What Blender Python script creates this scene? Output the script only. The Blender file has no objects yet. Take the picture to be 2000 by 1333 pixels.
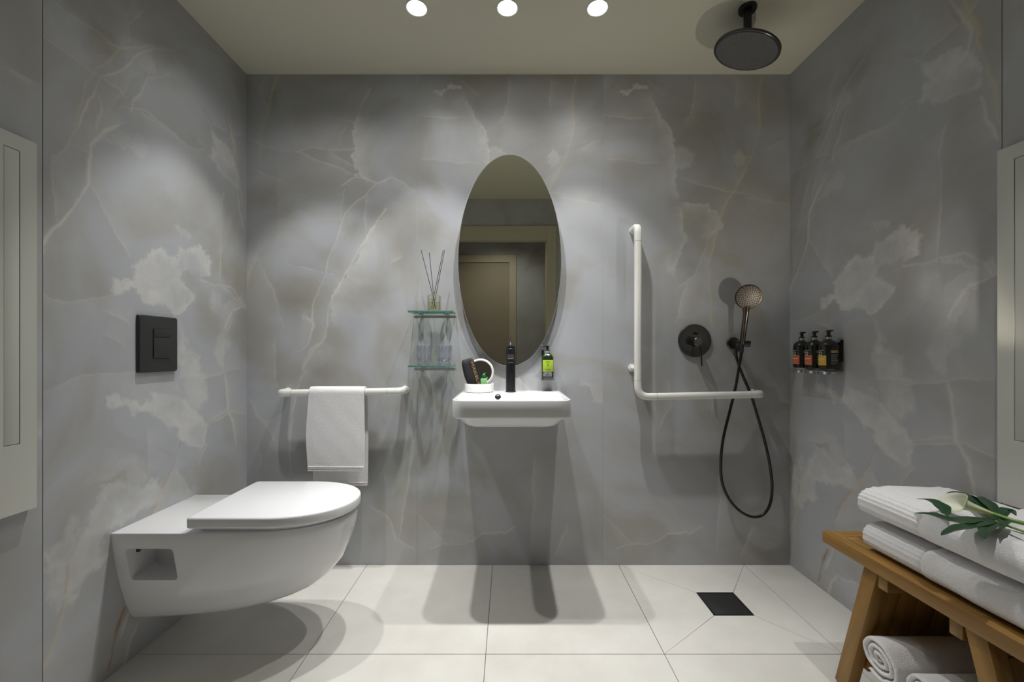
import bpy, bmesh, math, random
import numpy as np
from mathutils import Vector, Matrix, Euler

# ---------------------------------------------------------------- camera, world, light, exposure
S = bpy.context.scene
COL = S.collection
F = 830.0                      # focal length in photo pixels (2000 px wide frame)
EYE = 1.02
W_BACK, W_LEFT, W_RIGHT, W_FRONT = 2.034, -1.255, 1.345, -0.34
H_CEIL = 2.35
PI = math.pi

cam_d = bpy.data.cameras.new('camera')
cam_d.sensor_width = 36.0
cam_d.lens = F / 2000.0 * 36.0
cam_d.shift_x = 6.0 / 2000.0
cam_d.shift_y = 21.5 / 2000.0
cam_d.clip_start = 0.02
cam = bpy.data.objects.new('camera', cam_d)
cam.location = (0, 0, EYE)
cam.rotation_euler = (PI / 2, 0, 0)
COL.objects.link(cam)
S.camera = cam

world = bpy.data.worlds.new('world')
S.world = world
world.use_nodes = True
world.node_tree.nodes['Background'].inputs[0].default_value = (0.8, 0.85, 1.0, 1)
world.node_tree.nodes['Background'].inputs[1].default_value = 0.004

S.view_settings.view_transform = 'Standard'
S.view_settings.look = 'None'
S.view_settings.gamma = 1.0
S.view_settings.use_curve_mapping = False
S.view_settings.exposure = 0.0
S.cycles.use_denoising = True
S.cycles.max_bounces = 14
S.cycles.diffuse_bounces = 6
S.cycles.glossy_bounces = 5
S.cycles.transmission_bounces = 10
S.cycles.transparent_max_bounces = 12
S.cycles.sample_clamp_indirect = 6.0
S.cycles.caustics_refractive = True
S.cycles.caustics_reflective = False

def spot(name, loc, power, color, size_deg, blend, radius=0.03, target=None):
    l = bpy.data.lights.new(name, 'SPOT')
    l.energy = power
    l.color = color
    l.spot_size = math.radians(size_deg)
    l.spot_blend = blend
    l.shadow_soft_size = radius
    o = bpy.data.objects.new(name, l)
    o.location = loc
    if target is not None:
        d = Vector(target) - Vector(loc)
        o.rotation_euler = d.to_track_quat('-Z', 'Y').to_euler()
    COL.objects.link(o)
    return o

# ceiling downlights: the three in view and one just above the frame
COOL = (1.0, 0.988, 0.965)
WARM = (1.0, 0.93, 0.78)
LAMPS = [(-0.356, 1.64), (-0.006, 1.64), (0.342, 1.64)]
for lx, ly, k, c in [(x, y, 1.0, 1.0) for x, y in LAMPS] + [(-0.87, 1.58, 0.50, 1.18)]:
    P = (lx, ly, 2.335)
    spot('lamp_beam', P, 6.0, COOL, 132, 1.0, 0.018, target=(lx, ly + 0.30, 0))
    spot('lamp_core', P, 25.0 * c, COOL, 73, 0.42, 0.018, target=(lx, ly + 0.09, 0))
    spot('lamp_peak', P, 46.5 * k, COOL, 58, 1.0, 0.018)
spot('lamp_peak', (1.02, 0.78, 2.335), 50.0, COOL, 56, 1.0, 0.018)  # unseen spot added to brighten the bench towels and right cabinet
# low lamp by the right wall, outside the frame: throws the faint upward shadows
spot('lamp_low', (1.27, 0.97, 0.93), 10.0, WARM, 70, 0.8, 0.008, target=(0.92, 1.9, 1.75))
# unseen light added to brighten the lobby beyond the doorway
spot('fill_lobby', (-0.1, -0.9, 2.3), 18.0, (1.0, 0.95, 0.88), 140, 0.8, 0.04)

# ---------------------------------------------------------------- material helpers
def new_mat(name):
    m = bpy.data.materials.new(name)
    m.use_nodes = True
    nt = m.node_tree
    b = nt.nodes['Principled BSDF']
    return m, nt, b

def N(nt, typ, **kw):
    n = nt.nodes.new(typ)
    for k, v in kw.items():
        setattr(n, k, v)
    return n

def simple(name, col, rough=0.5, metal=0.0, bump=0.0, bscale=200.0, var=0.0, vscale=8.0, coat=0.0, spec=0.5):
    m, nt, b = new_mat(name)
    b.inputs['Roughness'].default_value = rough
    b.inputs['Metallic'].default_value = metal
    b.inputs['Coat Weight'].default_value = coat
    b.inputs['Coat Roughness'].default_value = 0.05
    b.inputs['Specular IOR Level'].default_value = spec
    tc = N(nt, 'ShaderNodeTexCoord')
    n = N(nt, 'ShaderNodeTexNoise')
    n.inputs['Scale'].default_value = vscale
    n.inputs['Detail'].default_value = 4
    nt.links.new(tc.outputs['Object'], n.inputs['Vector'])
    mx = N(nt, 'ShaderNodeMix', data_type='RGBA')
    mx.inputs[6].default_value = (*[c * (1 - var) for c in col], 1)
    mx.inputs[7].default_value = (*[min(1, c * (1 + var)) for c in col], 1)
    nt.links.new(n.outputs['Fac'], mx.inputs[0])
    nt.links.new(mx.outputs[2], b.inputs['Base Color'])
    if bump > 0:
        n2 = N(nt, 'ShaderNodeTexNoise')
        n2.inputs['Scale'].default_value = bscale
        n2.inputs['Detail'].default_value = 3
        nt.links.new(tc.outputs['Object'], n2.inputs['Vector'])
        bp = N(nt, 'ShaderNodeBump')
        bp.inputs['Strength'].default_value = bump
        bp.inputs['Distance'].default_value = 0.002
        nt.links.new(n2.outputs['Fac'], bp.inputs['Height'])
        nt.links.new(bp.outputs['Normal'], b.inputs['Normal'])
    return m

def emis(name, col, strength):
    m, nt, b = new_mat(name)
    b.inputs['Base Color'].default_value = (*col, 1)
    b.inputs['Emission Color'].default_value = (*col, 1)
    b.inputs['Emission Strength'].default_value = strength
    return m

def glass(name, col, rough=0.0, ior=1.45):
    m, nt, b = new_mat(name)
    b.inputs['Base Color'].default_value = (*col, 1)
    b.inputs['Roughness'].default_value = rough
    b.inputs['Transmission Weight'].default_value = 1.0
    b.inputs['IOR'].default_value = ior
    return m

def thin_glass(name, col, gloss=0.12, body=0.0, bodycol=(0.8, 0.85, 0.9), ior=1.5):
    m, nt, b = new_mat(name)
    nt.nodes.remove(b)
    out = nt.nodes['Material Output']
    tr_ = N(nt, 'ShaderNodeBsdfTransparent'); tr_.inputs[0].default_value = (*col, 1)
    gl = N(nt, 'ShaderNodeBsdfGlossy'); gl.inputs['Roughness'].default_value = 0.03
    fr = N(nt, 'ShaderNodeFresnel'); fr.inputs[0].default_value = ior
    ma = N(nt, 'ShaderNodeMath', operation='ADD'); ma.inputs[1].default_value = gloss * 0.3
    nt.links.new(fr.outputs[0], ma.inputs[0])
    m1 = N(nt, 'ShaderNodeMixShader')
    nt.links.new(ma.outputs[0], m1.inputs[0]); nt.links.new(tr_.outputs[0], m1.inputs[1]); nt.links.new(gl.outputs[0], m1.inputs[2])
    last = m1
    if body > 0:
        df = N(nt, 'ShaderNodeBsdfTranslucent'); df.inputs[0].default_value = (*bodycol, 1)
        d2 = N(nt, 'ShaderNodeBsdfDiffuse'); d2.inputs[0].default_value = (*bodycol, 1)
        m3 = N(nt, 'ShaderNodeMixShader'); m3.inputs[0].default_value = .5
        nt.links.new(df.outputs[0], m3.inputs[1]); nt.links.new(d2.outputs[0], m3.inputs[2])
        m2 = N(nt, 'ShaderNodeMixShader'); m2.inputs[0].default_value = body
        nt.links.new(m1.outputs[0], m2.inputs[1]); nt.links.new(m3.outputs[0], m2.inputs[2])
        last = m2
    nt.links.new(last.outputs[0], out.inputs[0])
    return m

M = {}
M['porcelain'] = simple('white_porcelain', (0.75, 0.755, 0.765), 0.12, coat=0.5, var=0.01)
M['lid'] = simple('white_lid_plastic', (0.76, 0.77, 0.79), 0.2, coat=0.3, var=0.01)
M['rail'] = simple('white_nylon', (0.80, 0.80, 0.76), 0.32, var=0.01)
M['seam'] = simple('seam_grey', (0.30, 0.30, 0.28), 0.5)
M['black'] = simple('matt_black_metal', (0.030, 0.030, 0.032), 0.32, 0.6, var=0.1)
M['plate'] = simple('black_plate', (0.028, 0.028, 0.029), 0.38, var=0.1)
M['gun'] = simple('gunmetal', (0.10, 0.10, 0.098), 0.30, 0.9, var=0.1)
M['shower_face'] = simple('shower_face_rubber', (0.13, 0.13, 0.125), 0.45, 0.2, var=0.15)
M['nozzle'] = simple('grey_rubber_nozzle', (0.22, 0.22, 0.21), 0.5)
M['nickel'] = simple('brushed_nickel', (0.27, 0.24, 0.21), 0.48, 0.85, var=0.15)
M['bronze'] = simple('bronze_handle', (0.20, 0.155, 0.13), 0.22, 1.0, var=0.15)
M['chrome'] = simple('chrome', (0.75, 0.75, 0.75), 0.12, 1.0)
M['hose'] = simple('black_hose', (0.022, 0.018, 0.016), 0.25, 0.2)
M['dark'] = simple('dark_void', (0.01, 0.01, 0.01), 0.7)
M['ceiling'] = simple('ceiling_paint', (0.66, 0.642, 0.52), 0.85, bump=0.05, bscale=60, var=0.01, spec=0.2)
M['cab'] = simple('cabinet_white', (0.60, 0.60, 0.55), 0.5, var=0.01)
M['frame'] = simple('door_frame_cream', (0.50, 0.46, 0.36), 0.5, var=0.02)
M['door'] = simple('door_leaf', (0.36, 0.32, 0.25), 0.5, var=0.05, vscale=3)
M['grout'] = simple('joint_filler', (0.10, 0.10, 0.10), 0.9)
M['grout_light'] = simple('pale_joint_filler', (0.62, 0.62, 0.60), 0.9)
M['terry'] = simple('white_terry', (0.80, 0.79, 0.80), 0.95, bump=1.0, bscale=420, var=0.06, vscale=160, spec=0.1)
M['terry_flat'] = simple('white_woven_band', (0.86, 0.85, 0.87), 0.9, bump=0.6, bscale=700, var=0.04, vscale=200, spec=0.1)
M['glass_clear'] = thin_glass('clear_glass', (0.985, 0.985, 0.955), 0.1, 0.05, (0.9, 0.9, 0.8), ior=1.15)
M['glass_crystal'] = thin_glass('crystal_glass', (0.97, 0.98, 1.0), 0.6, 0.22, (0.86, 0.91, 1.0))
M['glass_green'] = thin_glass('shelf_glass', (0.93, 0.98, 0.96), 0.1)
M['glass_edge'] = thin_glass('green_glass_edge', (0.60, 0.82, 0.78), 0.5, 0.4, (0.38, 0.68, 0.63))
M['oil'] = thin_glass('pale_yellow_oil', (0.95, 0.94, 0.80), 0.0, 0.06, (0.85, 0.84, 0.62), ior=1.1)
M['acrylic'] = thin_glass('clear_acrylic', (0.96, 0.96, 0.95), 0.10, 0.16, (0.75, 0.75, 0.73))
M['bottle'] = simple('black_bottle', (0.012, 0.014, 0.012), 0.12, coat=0.4)
M['bottle_green'] = simple('dark_green_bottle', (0.012, 0.03, 0.012), 0.12, coat=0.4)
M['pump'] = simple('pump_black', (0.012, 0.012, 0.012), 0.35)
M['lab_orange'] = simple('label_orange', (0.62, 0.13, 0.05), 0.5, var=0.25, vscale=40)
M['lab_yellow'] = simple('label_yellow', (0.70, 0.42, 0.03), 0.5, var=0.25, vscale=40)
M['lab_green'] = simple('label_green', (0.36, 0.50, 0.03), 0.5, var=0.08, vscale=30)
M['lab_tan'] = simple('label_tan', (0.50, 0.30, 0.14), 0.5)
M['lab_grey'] = simple('label_print_grey', (0.32, 0.36, 0.38), 0.5)
M['lab_pale'] = simple('label_print_pale', (0.62, 0.68, 0.60), 0.5)
M['lab_dark'] = simple('label_print_dark', (0.05, 0.10, 0.03), 0.5)
M['fabric_black'] = simple('black_velvet', (0.012, 0.011, 0.012), 0.8, bump=0.4, bscale=300)
M['fabric_brown'] = simple('dark_brown_band', (0.035, 0.022, 0.020), 0.8, bump=0.4, bscale=300)
M['gold'] = simple('gold_letters', (0.75, 0.50, 0.24), 0.35, 0.7)
M['cap_green'] = simple('deep_green_cap', (0.01, 0.10, 0.03), 0.3)
M['gel_green'] = simple('light_green_plastic', (0.22, 0.50, 0.20), 0.3)
M['reed'] = simple('black_reed', (0.010, 0.009, 0.009), 0.7)
M['white_matt'] = simple('white_bakelite', (0.80, 0.80, 0.78), 0.3, var=0.01)
M['leaf'] = simple('dark_green_leaf', (0.012, 0.050, 0.018), 0.35, bump=0.3, bscale=90, var=0.3, vscale=40)
M['stem'] = simple('green_stem', (0.18, 0.34, 0.08), 0.4, var=0.15, vscale=50)
M['drain'] = simple('black_drain', (0.010, 0.010, 0.009), 0.6)
M['lamp_lens'] = emis('lamp_lens', (1.0, 1.0, 0.98), 30.0)
M['trim_white'] = simple('lamp_trim', (0.75, 0.75, 0.72), 0.4)

# mirror glass, slightly grey-green
m, nt, b = new_mat('mirror_glass')
b.inputs['Base Color'].default_value = (0.90, 0.90, 0.78, 1)
b.inputs['Metallic'].default_value = 1.0
b.inputs['Roughness'].default_value = 0.0
M['mirror'] = m
m, nt, b = new_mat('small_mirror_glass')
b.inputs['Base Color'].default_value = (0.60, 0.60, 0.59, 1)
b.inputs['Metallic'].default_value = 1.0
b.inputs['Roughness'].default_value = 0.04
M['mirror_small'] = m

# spathe of the calla lily: cream running to green down the tube (object z runs along the flower)
m, nt, b = new_mat('calla_spathe')
b.inputs['Roughness'].default_value = 0.45
b.inputs['Subsurface Weight'].default_value = 0.1
tc = N(nt, 'ShaderNodeTexCoord'); sx = N(nt, 'ShaderNodeSeparateXYZ')
nt.links.new(tc.outputs['Object'], sx.inputs[0])
mr = N(nt, 'ShaderNodeMapRange'); mr.inputs[1].default_value = 0.0; mr.inputs[2].default_value = 0.075
nt.links.new(sx.outputs['Z'], mr.inputs[0])
mx = N(nt, 'ShaderNodeMix', data_type='RGBA')
mx.inputs[6].default_value = (0.42, 0.50, 0.16, 1); mx.inputs[7].default_value = (0.82, 0.82, 0.70, 1)
nt.links.new(mr.outputs[0], mx.inputs[0]); nt.links.new(mx.outputs[2], b.inputs['Base Color'])
M['spathe'] = m

# teak: grain runs along the object's own z
m, nt, b = new_mat('teak')
tc = N(nt, 'ShaderNodeTexCoord'); mp = N(nt, 'ShaderNodeMapping')
mp.inputs['Scale'].default_value = (28, 28, 1.6)
nt.links.new(tc.outputs['Object'], mp.inputs[0])
oi = N(nt, 'ShaderNodeObjectInfo')
va = N(nt, 'ShaderNodeVectorMath', operation='SCALE'); 
cx = N(nt, 'ShaderNodeCombineXYZ')
nt.links.new(oi.outputs['Random'], cx.inputs[0]); nt.links.new(oi.outputs['Random'], cx.inputs[1])
nt.links.new(cx.outputs[0], va.inputs[0]); va.inputs['Scale'].default_value = 40
ad = N(nt, 'ShaderNodeVectorMath', operation='ADD')
nt.links.new(mp.outputs[0], ad.inputs[0]); nt.links.new(va.outputs[0], ad.inputs[1])
n1 = N(nt, 'ShaderNodeTexNoise'); n1.inputs['Scale'].default_value = 1.0; n1.inputs['Detail'].default_value = 6; n1.inputs['Distortion'].default_value = 0.6
nt.links.new(ad.outputs[0], n1.inputs['Vector'])
cr = N(nt, 'ShaderNodeValToRGB')
cr.color_ramp.elements[0].position = 0.28; cr.color_ramp.elements[0].color = (0.18, 0.088, 0.018, 1)
cr.color_ramp.elements[1].position = 0.72; cr.color_ramp.elements[1].color = (0.37, 0.205, 0.048, 1)
nt.links.new(n1.outputs['Fac'], cr.inputs[0]); nt.links.new(cr.outputs[0], b.inputs['Base Color'])
b.inputs['Roughness'].default_value = 0.5
bp = N(nt, 'ShaderNodeBump'); bp.inputs['Strength'].default_value = 0.15; bp.inputs['Distance'].default_value = 0.001
nt.links.new(n1.outputs['Fac'], bp.inputs['Height']); nt.links.new(bp.outputs[0], b.inputs['Normal'])
M['teak'] = m

# floor tile: pale cream porcelain stoneware
m, nt, b = new_mat('floor_tile')
tc = N(nt, 'ShaderNodeTexCoord')
n1 = N(nt, 'ShaderNodeTexNoise'); n1.inputs['Scale'].default_value = 3.0; n1.inputs['Detail'].default_value = 8; n1.inputs['Roughness'].default_value = 0.6
nt.links.new(tc.outputs['Object'], n1.inputs['Vector'])
cr = N(nt, 'ShaderNodeValToRGB')
cr.color_ramp.elements[0].position = 0.3; cr.color_ramp.elements[0].color = (0.54, 0.527, 0.49, 1)
cr.color_ramp.elements[1].position = 0.7; cr.color_ramp.elements[1].color = (0.655, 0.642, 0.605, 1)
nt.links.new(n1.outputs['Fac'], cr.inputs[0]); nt.links.new(cr.outputs[0], b.inputs['Base Color'])
b.inputs['Roughness'].default_value = 0.42
b.inputs['Specular IOR Level'].default_value = 0.35
M['floor'] = m

# stone: the traced figure comes as per-vertex masks, everything finer is noise
def stone_material():
    m, nt, b = new_mat('onyx_stone')
    L = nt.links
    at = N(nt, 'ShaderNodeAttribute', attribute_name='figure')
    at2 = N(nt, 'ShaderNodeAttribute', attribute_name='figure_b')
    sp = N(nt, 'ShaderNodeSeparateColor'); L.new(at.outputs['Color'], sp.inputs[0])
    sp2 = N(nt, 'ShaderNodeSeparateColor'); L.new(at2.outputs['Color'], sp2.inputs[0])
    tc = N(nt, 'ShaderNodeTexCoord')
    n1 = N(nt, 'ShaderNodeTexNoise'); n1.inputs['Scale'].default_value = 2.2; n1.inputs['Detail'].default_value = 6
    n1.inputs['Distortion'].default_value = 1.4
    L.new(tc.outputs['Object'], n1.inputs['Vector'])
    base = N(nt, 'ShaderNodeValToRGB')
    base.color_ramp.elements[0].position = 0.36; base.color_ramp.elements[0].color = (0.375, 0.370, 0.348, 1)
    base.color_ramp.elements[1].position = 0.56; base.color_ramp.elements[1].color = (0.435, 0.447, 0.475, 1)
    L.new(n1.outputs['Fac'], base.inputs[0])
    def mix(fac, a, col, s=1.0):
        mx = N(nt, 'ShaderNodeMix', data_type='RGBA')
        if s != 1.0:
            mt = N(nt, 'ShaderNodeMath', operation='MULTIPLY'); mt.inputs[1].default_value = s
            L.new(fac, mt.inputs[0]); fac = mt.outputs[0]
        L.new(fac, mx.inputs[0]); L.new(a, mx.inputs[6]); mx.inputs[7].default_value = (*col, 1)
        return mx.outputs[2]
    # fine noise that breaks up the patches
    n2 = N(nt, 'ShaderNodeTexNoise'); n2.inputs['Scale'].default_value = 14; n2.inputs['Detail'].default_value = 6; n2.inputs['Distortion'].default_value = 1.5
    L.new(tc.outputs['Object'], n2.inputs['Vector'])
    mr = N(nt, 'ShaderNodeMapRange'); mr.inputs[1].default_value = 0.3; mr.inputs[2].default_value = 0.7; mr.inputs[3].default_value = 0.65; mr.inputs[4].default_value = 1.0
    L.new(n2.outputs['Fac'], mr.inputs[0])
    pm = N(nt, 'ShaderNodeMath', operation='MULTIPLY'); L.new(sp.outputs[1], pm.inputs[0]); L.new(mr.outputs[0], pm.inputs[1])
    c = base.outputs[0]
    c = mix(sp2.outputs[0], c, (0.25, 0.235, 0.18))        # olive depth
    c = mix(pm.outputs[0], c, (0.68, 0.675, 0.645), 0.92)    # clouds
    c = mix(sp.outputs[0], c, (0.72, 0.70, 0.63), 0.80)      # pale veins
    c = mix(sp2.outputs[1], c, (0.58, 0.52, 0.34), 0.85)      # yellow veins
    c = mix(sp.outputs[2], c, (0.33, 0.17, 0.08), 0.9)       # rust
    L.new(c, b.inputs['Base Color'])
    b.inputs['Roughness'].default_value = 0.42
    b.inputs['Specular IOR Level'].default_value = 0.35
    return m
M['stone'] = stone_material()

# ---------------------------------------------------------------- mesh helpers
def tag(o, label=None, cat=None, group=None, kind=None):
    if label: o['label'] = label
    if cat: o['category'] = cat
    if group: o['group'] = group
    if kind: o['kind'] = kind
    return o

def empty(name, loc, label, cat, group=None, rot=(0, 0, 0)):
    o = bpy.data.objects.new(name, None)
    o.empty_display_size = 0.05
    o.location = loc
    o.rotation_euler = rot
    COL.objects.link(o)
    return tag(o, label, cat, group)

def link(name, bm, mat, parent=None, smooth=True, loc=(0, 0, 0), rot=(0, 0, 0), angle=None, mats=None):
    """bm is in the space of its parent (or the world)."""
    me = bpy.data.meshes.new(name)
    bmesh.ops.recalc_face_normals(bm, faces=bm.faces[:])
    bm.to_mesh(me); bm.free()
    for mm in (mats or [mat]):
        me.materials.append(mm)
    if smooth:
        me.polygons.foreach_set('use_smooth', [True] * len(me.polygons))
        me.set_sharp_from_angle(angle=math.radians(angle if angle else 38))
    o = bpy.data.objects.new(name, me)
    o.location = loc
    o.rotation_euler = rot
    COL.objects.link(o)
    if parent: o.parent = parent
    return o

def add_box(bm, x0, x1, y0, y1, z0, z1, bev=0.0, seg=2, mtx=None):
    t = bmesh.new()
    bmesh.ops.create_cube(t, size=1.0)
    for v in t.verts:
        v.co = Vector(((x0 + x1) / 2 + v.co.x * (x1 - x0), (y0 + y1) / 2 + v.co.y * (y1 - y0), (z0 + z1) / 2 + v.co.z * (z1 - z0)))
    if bev > 0:
        bmesh.ops.bevel(t, geom=t.edges[:], offset=bev, segments=seg, profile=0.5, affect='EDGES')
    if mtx: bmesh.ops.transform(t, matrix=mtx, verts=t.verts[:])
    merge(bm, t)

def merge(bm, t):
    me = bpy.data.meshes.new('tmp')
    t.to_mesh(me); t.free()
    bm.from_mesh(me)
    bpy.data.meshes.remove(me)

def box(*a, **k):
    bm = bmesh.new(); add_box(bm, *a, **k); return bm

def add_rings(bm, rings, closed=True, cap0=True, cap1=True):
    vr = [[bm.verts.new(p) for p in r] for r in rings]
    n = len(rings[0])
    for a, b2 in zip(vr[:-1], vr[1:]):
        for i in range(n if closed else n - 1):
            j = (i + 1) % n
            try: bm.faces.new((a[i], a[j], b2[j], b2[i]))
            except ValueError: pass
    if cap0: bm.faces.new(list(reversed(vr[0])))
    if cap1: bm.faces.new(vr[-1])
    return vr

def add_lathe(bm, prof, n=40, axis='Z', c=(0, 0, 0), mtx=None):
    """prof: list of (r, h). closed at both ends when r == 0."""
    t = bmesh.new()
    rows = []
    for r, h in prof:
        if r < 1e-6:
            rows.append([t.verts.new((0, 0, h))])
        else:
            rows.append([t.verts.new((r * math.cos(2 * PI * i / n), r * math.sin(2 * PI * i / n), h)) for i in range(n)])
    for a, b2 in zip(rows[:-1], rows[1:]):
        for i in range(n):
            j = (i + 1) % n
            if len(a) == 1 and len(b2) == 1: continue
            if len(a) == 1: t.faces.new((a[0], b2[i], b2[j]))
            elif len(b2) == 1: t.faces.new((a[i], a[j], b2[0]))
            else: t.faces.new((a[i], a[j], b2[j], b2[i]))
    R = Matrix.Identity(4)
    if axis == 'Y': R = Matrix.Rotation(PI / 2, 4, 'X')       # +h goes to -Y (towards the camera)
    if axis == 'X': R = Matrix.Rotation(PI / 2, 4, 'Y')
    bmesh.ops.transform(t, matrix=Matrix.Translation(c) @ (mtx or Matrix.Identity(4)) @ R, verts=t.verts[:])
    merge(bm, t)

def lathe(*a, **k):
    bm = bmesh.new(); add_lathe(bm, *a, **k); return bm

def smooth_path(pts, n=8, closed=False):
    P = [Vector(p) for p in pts]
    out = []
    L = len(P)
    rng = range(L if closed else L - 1)
    for i in rng:
        p1, p2 = P[i], P[(i + 1) % L]
        p0 = P[i - 1] if (closed or i > 0) else p1 * 2 - p2
        p3 = P[(i + 2) % L] if (closed or i < L - 2) else p2 * 2 - p1
        for k in range(n):
            t = k / n
            out.append(0.5 * ((2 * p1) + (p2 - p0) * t + (2 * p0 - 5 * p1 + 4 * p2 - p3) * t * t + (3 * p1 - p0 - 3 * p2 + p3) * t ** 3))
    if not closed: out.append(P[-1])
    return out

def add_tube(bm, pts, rad, n=12, cap=True, sx=1.0, sy=1.0, up=None, power=2.0):
    P = [Vector(p) for p in pts]
    rings = []
    prev = None
    for i, p in enumerate(P):
        d = (P[min(i + 1, len(P) - 1)] - P[max(i - 1, 0)]).normalized()
        if prev is None:
            u = Vector(up) if up else (Vector((0, 0, 1)) if abs(d.z) < 0.9 else Vector((0, 1, 0)))
        else:
            u = prev
        u = (u - d * u.dot(d)).normalized()
        prev = u
        v = d.cross(u)
        r = rad(i / (len(P) - 1)) if callable(rad) else rad
        ring = []
        for k in range(n):
            a = 2 * PI * k / n
            ca, sa = math.cos(a), math.sin(a)
            if power != 2.0:
                ca = math.copysign(abs(ca) ** (2 / power), ca); sa = math.copysign(abs(sa) ** (2 / power), sa)
            ring.append(p + u * (ca * r * sx) + v * (sa * r * sy))
        rings.append(ring)
    add_rings(bm, rings, True, cap, cap)

def tube(*a, **k):
    bm = bmesh.new(); add_tube(bm, *a, **k); return bm

def rrect(x0, x1, y0, y1, r, n=6):
    """rounded rectangle outline, counter-clockwise"""
    pts = []
    for cx, cy, a0 in ((x1 - r, y1 - r, 0), (x0 + r, y1 - r, 90), (x0 + r, y0 + r, 180), (x1 - r, y0 + r, 270)):
        for k in range(n + 1):
            a = math.radians(a0 + 90 * k / n)
            pts.append((cx + r * math.cos(a), cy + r * math.sin(a)))
    return pts

def text_mesh(body, size, extrude=0.0006):
    c = bpy.data.curves.new('txt', 'FONT')
    c.body = body; c.size = size; c.extrude = extrude
    c.align_x = 'CENTER'; c.align_y = 'CENTER'; c.resolution_u = 4
    o = bpy.data.objects.new('txt', c)
    COL.objects.link(o)
    dg = bpy.context.evaluated_depsgraph_get()
    me = bpy.data.meshes.new_from_object(o.evaluated_get(dg))
    bpy.data.objects.remove(o); bpy.data.curves.remove(c)
    bm = bmesh.new(); bm.from_mesh(me); bpy.data.meshes.remove(me)
    return bm

def copy_tree(o, parent=None):
    c = o.copy(); COL.objects.link(c)
    if parent: c.parent = parent
    for ch in list(o.children): copy_tree(ch, c)
    return c

# value noise in numpy
def vnoise(x, y, seed):
    rs = np.random.RandomState(seed)
    tab = rs.rand(256, 256).astype(np.float32)
    xi = np.floor(x).astype(int); yi = np.floor(y).astype(int)
    fx = x - xi; fy = y - yi
    fx = fx * fx * (3 - 2 * fx); fy = fy * fy * (3 - 2 * fy)
    a = tab[xi & 255, yi & 255]; b_ = tab[(xi + 1) & 255, yi & 255]
    c = tab[xi & 255, (yi + 1) & 255]; d = tab[(xi + 1) & 255, (yi + 1) & 255]
    return (a * (1 - fx) + b_ * fx) * (1 - fy) + (c * (1 - fx) + d * fx) * fy - 0.5

def fbm(x, y, seed, octv=4, gain=0.5):
    s = 0; amp = 1.0
    for k in range(octv):
        s = s + amp * vnoise(x * 2 ** k, y * 2 ** k, seed + k)
        amp *= gain
    return s

# ---------------------------------------------------------------- the figure of the stone slabs (metres: s across, h up)
SLAB = 0.89
def left_sh(px, py):
    Y = F * (-W_LEFT) / (994 - px)
    return (Y - (W_BACK - SLAB), EYE + (688 - py) * Y / F)
def right_sh(px, py):
    Y = F * W_RIGHT / (px - 994)
    return (W_BACK - Y, EYE + (688 - py) * Y / F)
def back_sh(x0):
    return lambda px, py: ((px - x0) / 408.0, EYE + (688 - py) / 408.0)
def tr(fn, ox, oy, k):
    return lambda pts: [fn(ox + k * x, oy + k * y) for x, y in pts]

LW1 = tr(left_sh, 60, 0, 0.4503); LW2 = tr(left_sh, 60, 450, 0.4127); LW3 = tr(left_sh, 0, 900, 0.325)
RW4 = tr(right_sh, 1540, 0, 0.4802); RW5 = tr(right_sh, 1540, 600, 0.45)
B8 = tr(back_sh(1178), 1160, 140, 0.375); B9 = tr(back_sh(1178), 1160, 700, 0.33)
B6 = tr(back_sh(815), 800, 140, 0.375); B10 = tr(back_sh(815), 800, 800, 0.315)
C5 = tr(back_sh(482), 480, 140, 0.375); C7 = tr(back_sh(482), 480, 600, 0.3825)

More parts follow.
